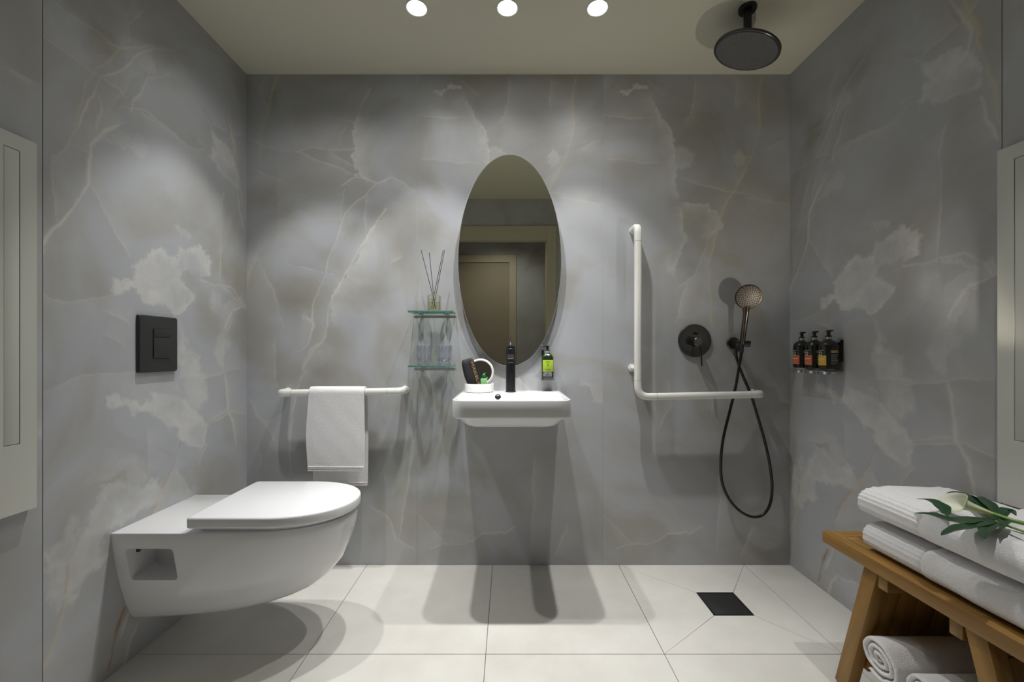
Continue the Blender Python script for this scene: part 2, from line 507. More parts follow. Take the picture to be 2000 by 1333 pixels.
# kinds: ('v', pts, width, strength) pale vein; ('y',...) yellow vein; ('r',...) rust; ('p', polygon, strength, softness) cloud;
#        ('g', pts, fade, strength, side) light fading off one side of an edge; ('d', (s,h), rs, rh, strength) olive depth
FIG_A = [
 ('v', LW1([(25,1125),(60,1060),(105,1000),(160,910),(215,820),(238,780),(240,700),(262,640),(300,590),(350,555),(385,550)]), .007, .75),
 ('v', LW1([(245,780),(290,860),(335,945),(375,1020),(430,1110)]), .0035, .55),
 ('v', LW1([(110,960),(85,830),(95,700),(140,640),(215,560)]), .004, .35),
 ('v', LW1([(215,560),(240,470),(250,430),(290,380),(305,345),(345,330),(420,285),(445,240),(500,208),(620,212)]), .0055, .65),
 ('v', LW1([(25,125),(150,230),(250,310),(310,345),(370,375),(420,430)]), .004, .5),
 ('v', LW1([(110,5),(200,70),(280,130),(340,180),(380,200),(420,205),(530,190)]), .004, .45),
 ('v', LW1([(425,185),(432,110),(455,75),(485,45)]), .004, .5),
 ('v', LW1([(430,490),(440,440),(480,390),(500,340),(560,330),(600,305)]), .005, .5),
 ('v', LW1([(620,212),(640,300),(700,400),(760,480),(800,540)]), .005, .25),
 ('v', LW1([(440,460),(540,520),(620,590),(670,630),(760,660)]), .006, .28),
 ('v', LW1([(300,420),(310,470),(300,530),(290,570)]), .006, .45),
 ('y', LW1([(810,310),(830,380),(855,440),(870,540),(890,640),(905,760),(920,870),(930,960)]), .008, .6),
 ('v', LW1([(780,530),(850,570),(930,590)]), .004, .3),
 ('p', LW1([(345,610),(400,625),(430,590),(460,600),(490,640),(470,680),(430,670),(400,650)]), .55, .01),
 ('p', LW1([(500,215),(530,240),(550,290),(545,315),(520,310),(480,260)]), .5, .02),
 ('p', LW1([(625,985),(690,1000),(700,1040),(660,1030)]), .5, .015),
 ('g', LW1([(240,700),(262,640),(300,590),(350,555),(420,520)]), .06, .35, 1),
 ('v', LW2([(30,775),(150,725),(260,690),(390,685),(500,665)]), .003, .4),
 ('v', LW2([(700,700),(820,690),(900,675),(1020,650)]), .004, .35),
 ('v', LW2([(830,925),(900,890),(950,860),(1020,870)]), .005, .35),
 ('v', LW2([(30,300),(90,325),(200,335),(290,325),(400,310)]), .006, .35),
 ('v', LW2([(330,385),(430,430),(470,450)]), .006, .35),
 ('v', LW2([(340,490),(400,515),(440,540)]), .006, .3),
 ('v', LW2([(800,230),(850,255),(900,260),(950,280),(985,330),(1000,360)]), .010, .6),
 ('v', LW2([(1020,360),(960,380),(930,430),(920,470)]), .012, .6),
 ('v', LW2([(555,930),(555,1180)]), .003, .25),
 ('p', LW2([(490,140),(555,105),(610,90),(680,110),(700,90),(760,85),(810,80),(850,110),(865,160),(850,195),(800,190),(740,190),(700,210),(720,240),(760,300),(780,340),(740,370),(720,400),(690,400),(650,370),(600,340),(540,340),(520,300),(490,260),(430,290),(400,280),(380,260),(400,230),(440,240),(480,230),(490,200)]), .9, .012),
 ('p', LW2([(355,765),(390,755),(420,785),(500,810),(560,790),(560,750),(600,740),(700,760),(740,800),(790,850),(830,930),(825,1000),(790,1045),(745,1025),(700,965),(655,915),(620,880),(575,860),(480,865),(460,840),(400,815),(365,805)]), .75, .015),
 ('p', LW2([(700,430),(740,560),(790,610),(820,720),(835,800),(790,840),(740,800),(715,700),(700,560)]), .65, .03),
 ('p', LW2([(390,690),(520,680),(700,700),(720,770),(640,880),(560,830),(500,800),(410,760)]), .25, .02),
 ('p', LW2([(850,260),(900,330),(915,430),(935,560),(900,620),(870,560),(880,450),(850,350)]), .5, .03),
 ('p', LW2([(400,1060),(520,1080),(555,1090),(555,1180),(500,1190),(440,1190),(300,1180),(260,1190)]), .35, .03),
 ('p', LW3([(640,150),(720,120),(780,140),(860,150),(930,120),(1000,220),(900,280),(760,370),(660,410),(610,450),(610,560),(640,590),(600,650),(540,690),(500,760),(450,850),(390,880),(380,780),(340,720),(300,640),(220,600),(230,570),(330,600),(400,590),(430,530),(470,450),(500,370),(540,300),(600,230)]), .7, .02),
 ('dp', LW3([(640,130),(700,70),(740,45),(765,70),(765,115),(700,130)]), .55, .01),
 ('y', LW3([(395,740),(390,880),(350,980),(310,1090),(270,1200),(235,1300)]), .009, .7),
 ('r', LW3([(395,640),(392,720),(388,800)]), .010, .35),
 ('v', LW3([(830,960),(790,1080),(740,1230)]), .010, .6),
 ('p', RW4([(520,255),(575,240),(640,220),(700,205),(760,220),(800,260),(805,300),(800,360),(760,385),(690,385),(640,405),(590,430),(520,430),(545,380),(570,310),(560,265)]), .75, .012),
 ('v', RW4([(520,235),(450,240),(380,270),(320,280)]), .004, .4),
 ('v', RW4([(540,230),(600,175),(640,150)]), .004, .4),
 ('v', RW4([(735,205),(740,120),(700,60),(650,0)]), .008, .6),
 ('r', RW4([(690,90),(670,55),(650,10)]), .012, .35),
 ('v', RW4([(780,390),(810,480),(840,520),(865,565)]), .007, .6),
 ('y', RW4([(270,290),(210,370),(160,440),(125,570),(95,650),(70,740),(60,850)]), .005, .6),
 ('y', RW4([(190,260),(170,340),(160,440)]), .005, .4),
 ('y', RW4([(210,480),(180,540),(160,620),(100,790)]), .005, .4),
 ('v', RW4([(440,500),(340,540),(220,580),(150,680)]), .003, .4),
 ('p', RW4([(205,370),(240,370),(235,430),(205,490),(190,430)]), .4, .01),
 ('p', RW4([(180,720),(195,740),(140,800),(90,830),(140,770)]), .45, .008),
 ('v', RW4([(635,505),(610,620),(625,740),(615,900),(600,1040),(610,1140)]), .0045, .55),
 ('p', RW4([(450,400),(495,400),(460,420)]), .4, .01),
 ('p', RW4([(600,1040),(700,1040),(740,1080),(850,1040),(850,1100),(780,1150),(700,1200),(680,1300),(640,1300),(620,1200),(700,1140),(740,1110),(700,1060),(620,1060)]), .5, .012),
 ('d', right_sh(1590, 262), .06, .05, .7),
 ('d', right_sh(1680, 130), .12, .06, .45),
 ('d', right_sh(1760, 350), .14, .13, .45),
 ('d', right_sh(1930, 470), .10, .25, .40),
 ('d', right_sh(1700, 395), .10, .05, .30),
 ('v', RW5([(690,320),(700,430),(720,560),(770,660),(785,750),(810,850)]), .008, .6),
 ('p', RW5([(680,100),(715,170),(680,240),(690,330),(640,260),(620,180)]), .5, .015),
 ('v', RW5([(500,340),(600,320),(680,318)]), .004, .4),
 ('v', RW5([(520,580),(620,570),(720,565)]), .006, .35),
 ('v', RW5([(490,770),(550,700)]), .006, .4),
 ('v', RW5([(360,720),(400,790),(430,870)]), .007, .45),
 ('p', RW5([(340,730),(370,720),(400,800),(440,880),(380,900),(260,960),(200,960),(210,900),(260,840)]), .30, .02),
 ('r', RW5([(380,610),(355,680),(315,770),(260,830),(205,910),(190,960)]), .020, .28),
 ('v', RW5([(372,640),(350,700),(320,760),(250,850),(200,930)]), .014, .6),
 ('r', RW5([(172,1050),(150,1110),(130,1190)]), .018, .95),
 ('v', RW5([(195,1040),(180,1100),(160,1150)]), .012, .7),
 ('v', RW5([(180,1150),(260,1180),(330,1230)]), .004, .5),
 ('p', RW5([(20,700),(60,650),(70,780),(60,850),(20,860)]), .5, .02),
]
FIG_B = [
 ('v', B8([(290,90),(315,190),(350,250),(385,300),(410,340)]), .005, .4),
 ('p', B8([(120,100),(200,75),(230,45),(275,60),(270,80),(200,95),(130,115)]), .85, .008),
 ('v', B8([(280,60),(340,100),(375,125)]), .008, .4),
 ('v', B8([(55,235),(200,240),(340,240)]), .005, .45),
 ('g', B8([(290,90),(320,200),(340,245),(385,290),(410,350),(425,400),(430,480),(455,530),(440,600),(440,680)]), .055, .65, -1),
 ('p', B8([(420,400),(470,390),(510,415),(525,460),(505,500),(465,515),(440,480)]), .6, .015),
 ('g', B8([(440,680),(520,675),(600,695),(660,755),(640,820),(590,890)]), .06, .50, -1),
 ('g', B8([(450,690),(480,750),(470,830),(475,900),(440,950),(415,1010),(415,1080)]), .03, .6, -1),
 ('y', B8([(865,40),(860,150),(855,300),(830,420),(780,520),(730,620),(670,720),(625,880),(605,980),(600,1080),(610,1330)]), .0065, .8),
 ('v', B8([(740,30),(745,200)]), .005, .25),
 ('p', B8([(720,430),(760,400),(815,435),(800,480),(740,500),(700,480)]), .45, .02),
 ('v', B8([(520,30),(515,150),(500,230),(460,280)]), .004, .35),
 ('v', B8([(460,560),(560,600),(680,630),(770,630)]), .005, .45),
 ('v', B8([(60,460),(150,460),(250,480),(360,470)]), .005, .35),
 ('v', B8([(780,650),(900,680),(1010,690)]), .004, .35),
 ('v', B8([(1000,360),(860,420)]), .004, .25),
 ('v', B8([(490,1110),(450,1200),(430,1310)]), .006, .35),
 ('v', B8([(600,870),(520,1060),(440,1130)]), .005, .3),
 ('v', B9([(60,930),(130,1000),(210,1080),(250,1110)]), .005, .55),
 ('v', B9([(130,1130),(200,1100),(300,1105),(380,1085),(440,1045),(580,1035),(630,990)]), .006, .6),
 ('v', B9([(730,1130),(745,900),(730,780),(750,560)]), .004, .35),
 ('v', B9([(870,1160),(905,1080),(935,990)]), .005, .4),
 ('v', B9([(370,440),(400,370),(460,280),(440,150)]), .006, .4),
 ('v', B9([(700,330),(720,190),(640,90)]), .007, .35),
 ('g', B9([(1150,270),(1080,190),(1000,180)]), .05, .4, -1),
 ('v', B6([(740,620),(830,660),(950,690)]), .003, .25),
 ('d', back_sh(1178)(1390, 240), .22, .28, .38),
 ('d', back_sh(1178)(1500, 170), .2, .10, .45),
 ('d', back_sh(1178)(1260, 160), .10, .05, .45),
 ('d', back_sh(1178)(1380, 420), .10, .08, .35),
 ('d', back_sh(1178)(1430, 900), .20, .20, .28),
 ('d', back_sh(1178)(1500, 1060), .15, .15, .25),
]
FIG_C = [
 ('y', C5([(160,30),(135,130),(120,220),(90,310),(78,390),(70,500)]), .007, .85),
 ('v', C5([(95,30),(75,90),(110,200)]), .004, .4), ('v', C5([(20,55),(75,100)]), .004, .3),
 ('v', C5([(15,350),(80,385),(180,405),(270,415),(360,400),(440,410),(560,400)]), .004, .6),
 ('v', C5([(270,415),(380,465),(480,500),(570,545)]), .005, .5),
 ('v', C5([(430,410),(500,460),(550,490)]), .004, .35),
 ('v', C5([(40,515),(130,555),(210,580)]), .004, .45),
 ('v', C5([(660,80),(610,150),(590,210),(570,265)]), .005, .45),
 ('v', C5([(490,240),(540,260),(570,265)]), .007, .6),
 ('g', C5([(590,210),(570,265),(555,310),(565,380),(555,440),(570,500),(580,545),(680,585)]), .06, .65, 1),
 ('v', C5([(500,600),(570,550),(610,560),(680,585),(760,550)]), .006, .6),
 ('v', C5([(540,260),(505,320),(495,380)]), .005, .3),
 ('v', C5([(680,585),(630,640),(570,690),(520,740),(500,800),(470,880),(430,960),(410,1050),(380,1120),(355,1200),(350,1330)]), .006, .6),
 ('v', C5([(520,620),(505,720),(500,780)]), .005, .4), ('v', C5([(625,650),(622,740),(625,830)]), .006, .4),
 ('v', C5([(730,710),(680,790),(610,890),(570,960),(530,1030),(480,1120),(430,1230),(425,1330)]), .009, .7),
 ('g', C5([(730,710),(680,790),(610,890),(570,960),(530,1030),(480,1120),(430,1230),(425,1330)]), .07, .45, 1),
 ('v', C5([(210,995),(300,1020),(400,1045),(450,1050)]), .004, .5),
 ('v', C5([(760,550),(830,580),(890,620)]), .005, .35), ('v', C5([(760,990),(820,965)]), .005, .3),
 ('y', C5([(75,920),(60,980),(30,1040),(10,1120)]), .006, .6),
 ('v', C5([(60,980),(110,1070),(150,1150),(180,1250),(190,1330)]), .004, .4),
 ('v', C5([(170,500),(170,900)]), .003, .25),
 ('v', C7([(145,160),(155,350),(165,410)]), .004, .4),  # some C7 veins are glass shelf shadows and caustics painted into the stone
 ('v', C7([(300,40),(350,80),(320,170),(280,225),(240,235)]), .007, .5),
 ('v', C7([(420,30),(410,150),(340,210),(290,300),(265,410),(240,560),(225,700),(225,850)]), .007, .5),
 ('v', C7([(20,480),(60,560),(100,590),(150,690)]), .006, .4), ('v', C7([(60,580),(130,575),(200,540)]), .005, .3),
 ('v', C7([(60,700),(75,800),(60,860)]), .005, .3),
 ('v', C7([(850,560),(860,700),(830,900),(800,1050),(780,1200)]), .006, .4),
 ('v', C7([(640,1010),(700,1060),(740,1100),(770,1190),(860,1240)]), .005, .5),
 ('g', C7([(410,150),(340,210),(290,300),(265,410)]), .06, .35, 1),
 ('p', C5([(305,1270),(340,1300),(350,1330),(310,1290)]), .5, .01),
 ('d', C5([(140,130)])[0], .04, .07, .6), ('d', C5([(90,660)])[0], .10, .08, .45), ('d', C5([(200,750)])[0], .08, .05, .35),
 ('d', C5([(260,1190)])[0], .10, .06, .45), ('d', C5([(560,830)])[0], .06, .05, .45), ('d', C5([(720,1180)])[0], .06, .06, .25),
 ('d', C7([(400,330)])[0], .09, .08, .5), ('d', C5([(400,180)])[0], .25, .15, .25), ('d', C7([(500,900)])[0], .35, .25, .22),
 ('d', C7([(330,720)])[0], .12, .15, .30),
]

def seg_dist(sx, sy, pts):
    """distance to a polyline and the side of it"""
    best = np.full(sx.shape, 9.0, np.float32); side = np.zeros(sx.shape, np.float32); par = np.zeros(sx.shape, np.float32)
    n = len(pts) - 1
    for i in range(n):
        ax, ay = pts[i]; bx, by = pts[i + 1]
        dx, dy = bx - ax, by - ay
        l2 = dx * dx + dy * dy + 1e-12
        t = np.clip(((sx - ax) * dx + (sy - ay) * dy) / l2, 0, 1)
        qx = sx - (ax + t * dx); qy = sy - (ay + t * dy)
        d = np.sqrt(qx * qx + qy * qy)
        k = d < best
        best = np.where(k, d, best)
        side = np.where(k, dx * qy - dy * qx, side)
        par = np.where(k, (i + t) / n, par)
    return best, side, par

def inside(sx, sy, poly):
    c = np.zeros(sx.shape, bool)
    n = len(poly)
    for i in range(n):
        ax, ay = poly[i]; bx, by = poly[(i + 1) % n]
        if ay == by: continue
        k = ((ay > sy) != (by > sy)) & (sx < (bx - ax) * (sy - ay) / (by - ay) + ax)
        c ^= k
    return c

def figure(sv, hv, fig, seed):
    wx = sv + 0.015 * fbm(sv * 9, hv * 9, seed, 5, 0.62)
    wy = hv + 0.015 * fbm(sv * 9, hv * 9, seed + 20, 5, 0.62)
    px_ = sv + 0.034 * fbm(sv * 13, hv * 13, seed + 40, 6, 0.68)
    py_ = hv + 0.034 * fbm(sv * 13, hv * 13, seed + 60, 6, 0.68)
    # faint one-sided veils along the cracks, which give the stone its depth
    amp = 0.75 + 1.1 * fbm(sv * 7, hv * 7, seed + 80, 3)
    out = {k: np.zeros(sv.shape, np.float32) for k in ('v', 'y', 'r', 'p', 'd')}
    for it in fig:
        k = it[0]
        if k in ('v', 'y', 'r'):
            d, sd, pr = seg_dist(wx, wy, it[1])
            w = 0.62 * it[2] * (0.55 + 0.45 * np.sin(pr * PI) ** 0.5) * np.clip(amp, 0.45, 1.6) + 0.0006
            core = np.exp(-(d / w) ** 2) * it[3]
            halo = np.exp(-d / (w * 5)) * it[3] * 0.22
            out[k] = np.maximum(out[k], core * np.clip(amp + .2, 0.45, 1.0))
            if k != 'r':
                out['p'] = np.maximum(out['p'], halo)
                flip = 1.0 if (len(it[1]) * 7 + int(it[1][0][0] * 100)) % 2 else -1.0
                veil = np.clip(0.5 + sd * flip * 4e3, 0, 1) * np.exp(-d / 0.05) * np.clip(np.sin(pr * PI) * 2.5, 0, 1) * 0.26 * np.clip(amp + .1, .3, 1.2)
                out['p'] = np.maximum(out['p'], veil)
                shade = np.clip(0.5 - sd * flip * 4e3, 0, 1) * np.exp(-d / 0.03) * np.clip(np.sin(pr * PI) * 2.5, 0, 1) * 0.16
                out['d'] = np.maximum(out['d'], shade)
        elif k in ('p', 'dp'):
            ins = inside(px_, py_, it[1])
            d, _, _ = seg_dist(px_, py_, list(it[1]) + [it[1][0]])
            a = np.clip(0.5 + np.where(ins, d, -d) / it[3], 0, 1)
            tgt = 'p' if k == 'p' else 'd'
            inner = 0.74 + 0.30 * np.exp(-d / 0.018) + 0.85 * fbm(px_ * 9, py_ * 9, seed + 100, 5, 0.6)
            out[tgt] = np.maximum(out[tgt], a * it[2] * np.clip(inner, 0.15, 1.1))
        elif k == 'g':
            d, sd, pr = seg_dist(px_, py_, it[1])
            ok = np.clip(0.5 + sd * it[4] * 4e3, 0, 1)
            out['p'] = np.maximum(out['p'], ok * np.exp(-d / it[2]) * it[3] * 1.35 * np.clip(np.sin(pr * PI) * 3, 0, 1))
        elif k == 'd':
            (cs, ch), rs_, rh_, st = it[1], it[2], it[3], it[4]
            q = ((px_ - cs) / rs_) ** 2 + ((py_ - ch) / rh_) ** 2
            out['d'] = np.maximum(out['d'], np.exp(-q) * st)
    return out

def stone_slab(name, origin, ax, width, fig, seed, parent, s0=0.0, h0=0.0, h1=H_CEIL, step=0.004):
    """a slab face: origin at s0 at floor level, ax is the unit vector of growing s"""
    ns = max(2, int(round(width / step)) + 1); nh = int(round((h1 - h0) / step)) + 1
    s = np.linspace(0, width, ns, dtype=np.float32); h = np.linspace(h0, h1, nh, dtype=np.float32)
    SV, HV = np.meshgrid(s, h)
    m_ = figure(SV + s0, HV, fig, seed)
    O = np.array(origin, np.float32); A = np.array(ax, np.float32)
    co = O[None, None, :] + SV[..., None] * A[None, None, :]
    co[..., 2] = HV
    co = co.reshape(-1, 3)
    idx = np.arange(ns * nh).reshape(nh, ns)
    q = np.stack([idx[:-1, :-1], idx[:-1, 1:], idx[1:, 1:], idx[1:, :-1]], -1).reshape(-1, 4)
    me = bpy.data.meshes.new(name)
    me.vertices.add(len(co)); me.vertices.foreach_set('co', co.ravel())
    me.loops.add(q.size); me.loops.foreach_set('vertex_index', q.ravel().astype(np.int32))
    me.polygons.add(len(q)); me.polygons.foreach_set('loop_start', np.arange(0, q.size, 4, dtype=np.int32))
    me.update(); me.validate()
    for nm, (r, g, b_) in (('figure', ('v', 'p', 'r')), ('figure_b', ('d', 'y', 'y'))):
        a = me.attributes.new(nm, 'FLOAT_COLOR', 'POINT')
        rgba = np.stack([np.clip(m_[r], 0, 1), np.clip(m_[g], 0, 1), np.clip(m_[b_], 0, 1), np.ones_like(SV)], -1)
        a.data.foreach_set('color', rgba.astype(np.float32).ravel())
    me.materials.append(M['stone'])
    o = bpy.data.objects.new(name, me); COL.objects.link(o)
    if parent: o.parent = parent
    return o

# ---------------------------------------------------------------- the room
def struct(name, bm, mat, parent=None, **k):
    o = link(name, bm, mat, parent, smooth=False, **k)
    if not parent: o['kind'] = 'structure'
    return o

G = 0.0009
wb = struct('wall_back', box(W_LEFT - .1, W_RIGHT + .1, W_BACK + .0015, W_BACK + .12, 0, H_CEIL), M['grout_light'])
XC = (482 - 994) / 408; XJ1 = (815 - 994) / 408; XJ2 = (1178 - 994) / 408
stone_slab('stone_slab', (W_LEFT, W_BACK, 0), (1, 0, 0), XJ1 - W_LEFT - G, FIG_C, 11, wb)
stone_slab('stone_slab', (XJ1 + G, W_BACK, 0), (1, 0, 0), XJ2 - XJ1 - 2 * G, FIG_B, 31, wb)
stone_slab('stone_slab', (XJ2 + G, W_BACK, 0), (1, 0, 0), W_RIGHT - XJ2 - G, FIG_B, 31, wb)
wl = struct('wall_left', box(W_LEFT - .12, W_LEFT - .0015, W_FRONT, W_BACK, 0, H_CEIL), M['grout'])
YJ = W_BACK - SLAB
stone_slab('stone_slab', (W_LEFT, YJ + G, 0), (0, 1, 0), SLAB - G, FIG_A, 51, wl)
stone_slab('stone_slab', (W_LEFT, YJ - SLAB, 0), (0, 1, 0), SLAB - G, [f for f in FIG_B if f[0] != 'y'], 71, wl, step=0.01)
stone_slab('stone_slab', (W_LEFT, W_FRONT, 0), (0, 1, 0), YJ - SLAB - W_FRONT - G, FIG_C, 71, wl, step=0.01)
wr = struct('wall_right', box(W_RIGHT + .0015, W_RIGHT + .12, W_FRONT, W_BACK, 0, H_CEIL), M['grout'])
stone_slab('stone_slab', (W_RIGHT, W_BACK, 0), (0, -1, 0), 0.875 - G, FIG_A, 51, wr)
YR = W_BACK - 0.875
stone_slab('stone_slab', (W_RIGHT, YR - G, 0), (0, -1, 0), SLAB, [f for f in FIG_B if f[0] != 'y'], 71, wr, step=0.01)
stone_slab('stone_slab', (W_RIGHT, YR - SLAB - 2 * G, 0), (0, -1, 0), YR - SLAB - W_FRONT, FIG_C, 71, wr, step=0.01)

# wall with the doorway, behind the camera (the oval mirror shows it)
DX0, DX1, DH = -0.56, 0.379, 1.946
bm = bmesh.new()
add_box(bm, W_LEFT - .1, DX0 - .10, W_FRONT - .12, W_FRONT, 0, H_CEIL)
add_box(bm, DX1 + .10, W_RIGHT + .1, W_FRONT - .12, W_FRONT, 0, H_CEIL)
add_box(bm, DX0 - .10, DX1 + .10, W_FRONT - .12, W_FRONT, DH + .138, H_CEIL)
struct('wall_front', bm, M['stone'])
bm = bmesh.new()
add_box(bm, DX1, DX1 + .10, W_FRONT - .13, W_FRONT + .015, 0, DH + .138, .003)
add_box(bm, DX0 - .10, DX0, W_FRONT - .13, W_FRONT + .015, 0, DH + .138, .003)
add_box(bm, DX0, DX1, W_FRONT - .13, W_FRONT + .015, DH, DH + .138, .003)
struct('trim_1', bm, M['frame'])
# lobby beyond it
LY = -1.55
bm = bmesh.new(); add_box(bm, -1.7, 1.7, LY - .1, LY, 0, H_CEIL)
struct('wall_lobby', bm, M['stone'])
bm = bmesh.new(); add_box(bm, -1.8, -1.7, LY - .1, W_FRONT - .12, 0, H_CEIL)
struct('wall_lobby_left', bm, M['stone'])
bm = bmesh.new(); add_box(bm, 1.7, 1.8, LY - .1, W_FRONT - .12, 0, H_CEIL)
struct('wall_lobby_right', bm, M['stone'])
bm = bmesh.new()
add_box(bm, .007, .094, LY, LY + .02, 0, 1.96, .002); add_box(bm, -.95, -.863, LY, LY + .02, 0, 1.96, .002)
add_box(bm, -.863, .007, LY, LY + .02, 1.87, 1.96, .002)
struct('trim_2', bm, M['frame'])
struct('door_1', box(-.863, .007, LY, LY + .006, 0, 1.87, .001), M['door'])

# ceiling and floor
struct('ceiling', box(-1.8, 1.8, LY - .1, W_BACK + .12, H_CEIL, H_CEIL + .1), M['ceiling'])
fl = struct('floor', box(-1.8, 1.8, LY - .1, W_BACK + .12, -.08, -.0022), M['grout'])
JX = [-1.279 - .6, -1.279, -.679, -.078, .5245, 1.125, 1.725]
JY = [W_BACK - .6 * k for k in range(0, 7)]
bm = bmesh.new()
DC = (0.8725, 1.7235); DR = 0.0775
def tile(bm, x0, x1, y0, y1):
    g = .0011
    add_box(bm, x0 + g, x1 - g, y0 + g, y1 - g, -.002, 0.0)
for i in range(len(JX) - 1):
    for j in range(len(JY) - 1):
        x0, x1 = max(JX[i], -1.75), min(JX[i + 1], 1.75); y1, y0 = JY[j], max(JY[j + 1], LY)
        if j == 0 and i == 4:
            # cut to four falls towards the drain
            g = .0008
            c = [(x0 + g, y0 + g), (x1 - g, y0 + g), (x1 - g, y1 - g), (x0 + g, y1 - g)]
            r_ = DR + .001
            dct = [(DC[0] - r_, DC[1] - r_), (DC[0] + r_, DC[1] - r_), (DC[0] + r_, DC[1] + r_), (DC[0] - r_, DC[1] + r_)]
            for k in range(4):
                l = (k + 1) % 4
                q = [Vector((*c[k], 0)), Vector((*c[l], 0)), Vector((*dct[l], -.001)), Vector((*dct[k], -.001))]
                ctr = sum(q, Vector()) / 4
                q = [p + (ctr - p).normalized() * .0009 for p in q]
                top = [bm.verts.new(p) for p in q]; bot = [bm.verts.new(p + Vector((0, 0, -.0015))) for p in q]
                bm.faces.new(top)
                for a in range(4): bm.faces.new((top[a], bot[a], bot[(a + 1) % 4], top[(a + 1) % 4]))
        else:
            tile(bm, x0, x1, y0, y1)
struct('floor_tiles', bm, M['floor'], fl)

# floor drain
t = empty('floor_drain', (DC[0], DC[1], 0), 'square black grate set in the pale shower floor', 'drain')
bm = bmesh.new()
for a, b_, c, d in ((-DR, DR, -DR, -DR + .005), (-DR, DR, DR - .005, DR), (-DR, -DR + .005, -DR, DR), (DR - .005, DR, -DR, DR)):
    add_box(bm, a, b_, c, d, -.0018, .0012, .0004)
link('frame', bm, M['black'], t)
bm = box(-DR + .006, DR - .006, -DR + .006, DR - .006, -.0018, .0005, .0004)
link('grate', bm, M['drain'], t)

# ---------------------------------------------------------------- ceiling lamps
def downlight(x, y, label):
    t = empty('downlight', (x, y, H_CEIL), label, 'ceiling light', 'round downlights in the ceiling')
    bm = lathe([(.036, 0), (.036, -.002), (.039, -.0035), (.041, -.003), (.042, 0)], 48)
    link('trim_ring', bm, M['trim_white'], t)
    bm = lathe([(0, -.0022), (.030, -.0022), (.0365, -.0012), (.0365, 0)], 48)
    link('lens', bm, M['lamp_lens'], t)
    return t
downlight(-.356, 1.64, 'left of the three round downlights in the ceiling')
downlight(-.006, 1.64, 'middle of the three round downlights, above the oval mirror')
downlight(.342, 1.64, 'right of the three round downlights, nearest the black rain shower')

# ---------------------------------------------------------------- white wall cabinets at both edges
def cabinet(side, yf, label):
    xw = W_LEFT if side < 0 else W_RIGHT
    d = -side
    y0 = yf - .55
    t = empty('wall_cabinet', (xw, (y0 + yf) / 2, 0), label, 'cabinet', 'white cabinets on the side walls')
    cy = (y0 + yf) / 2
    za, zb = .614, 1.565
    def bx(x0, x1, ya, yb, z0, z1, bev=.0008):
        a, b_ = sorted((d * x0, d * x1))
        return box(a, b_, ya - cy, yb - cy, z0, z1, bev)
    link('carcass', bx(.001, .014, y0, yf, za, zb), M['cab'], t)
    s1 = yf - .038; s0 = s1 - .0355; sz0, sz1 = .788, 1.528; g = .0016
    bm = bmesh.new()
    for a in ((.014, .020, y0, s0, za, zb), (.014, .020, s1, yf, za, zb), (.014, .020, s0, s1, za, sz0), (.014, .020, s0, s1, sz1, zb)):
        merge(bm, bx(*a, bev=0))
    link('front_frame', bm, M['cab'], t, smooth=False)
    link('narrow_flap', bx(.0145, .0192, s0 + g, s1 - g, sz0 + g, sz1 - g, .0004), M['cab'], t)
    return t
cabinet(-1, 1.112, 'white flat cabinet on the left wall, toilet side')
cabinet(1, 1.153, 'white flat cabinet on the right wall above the towel bench')

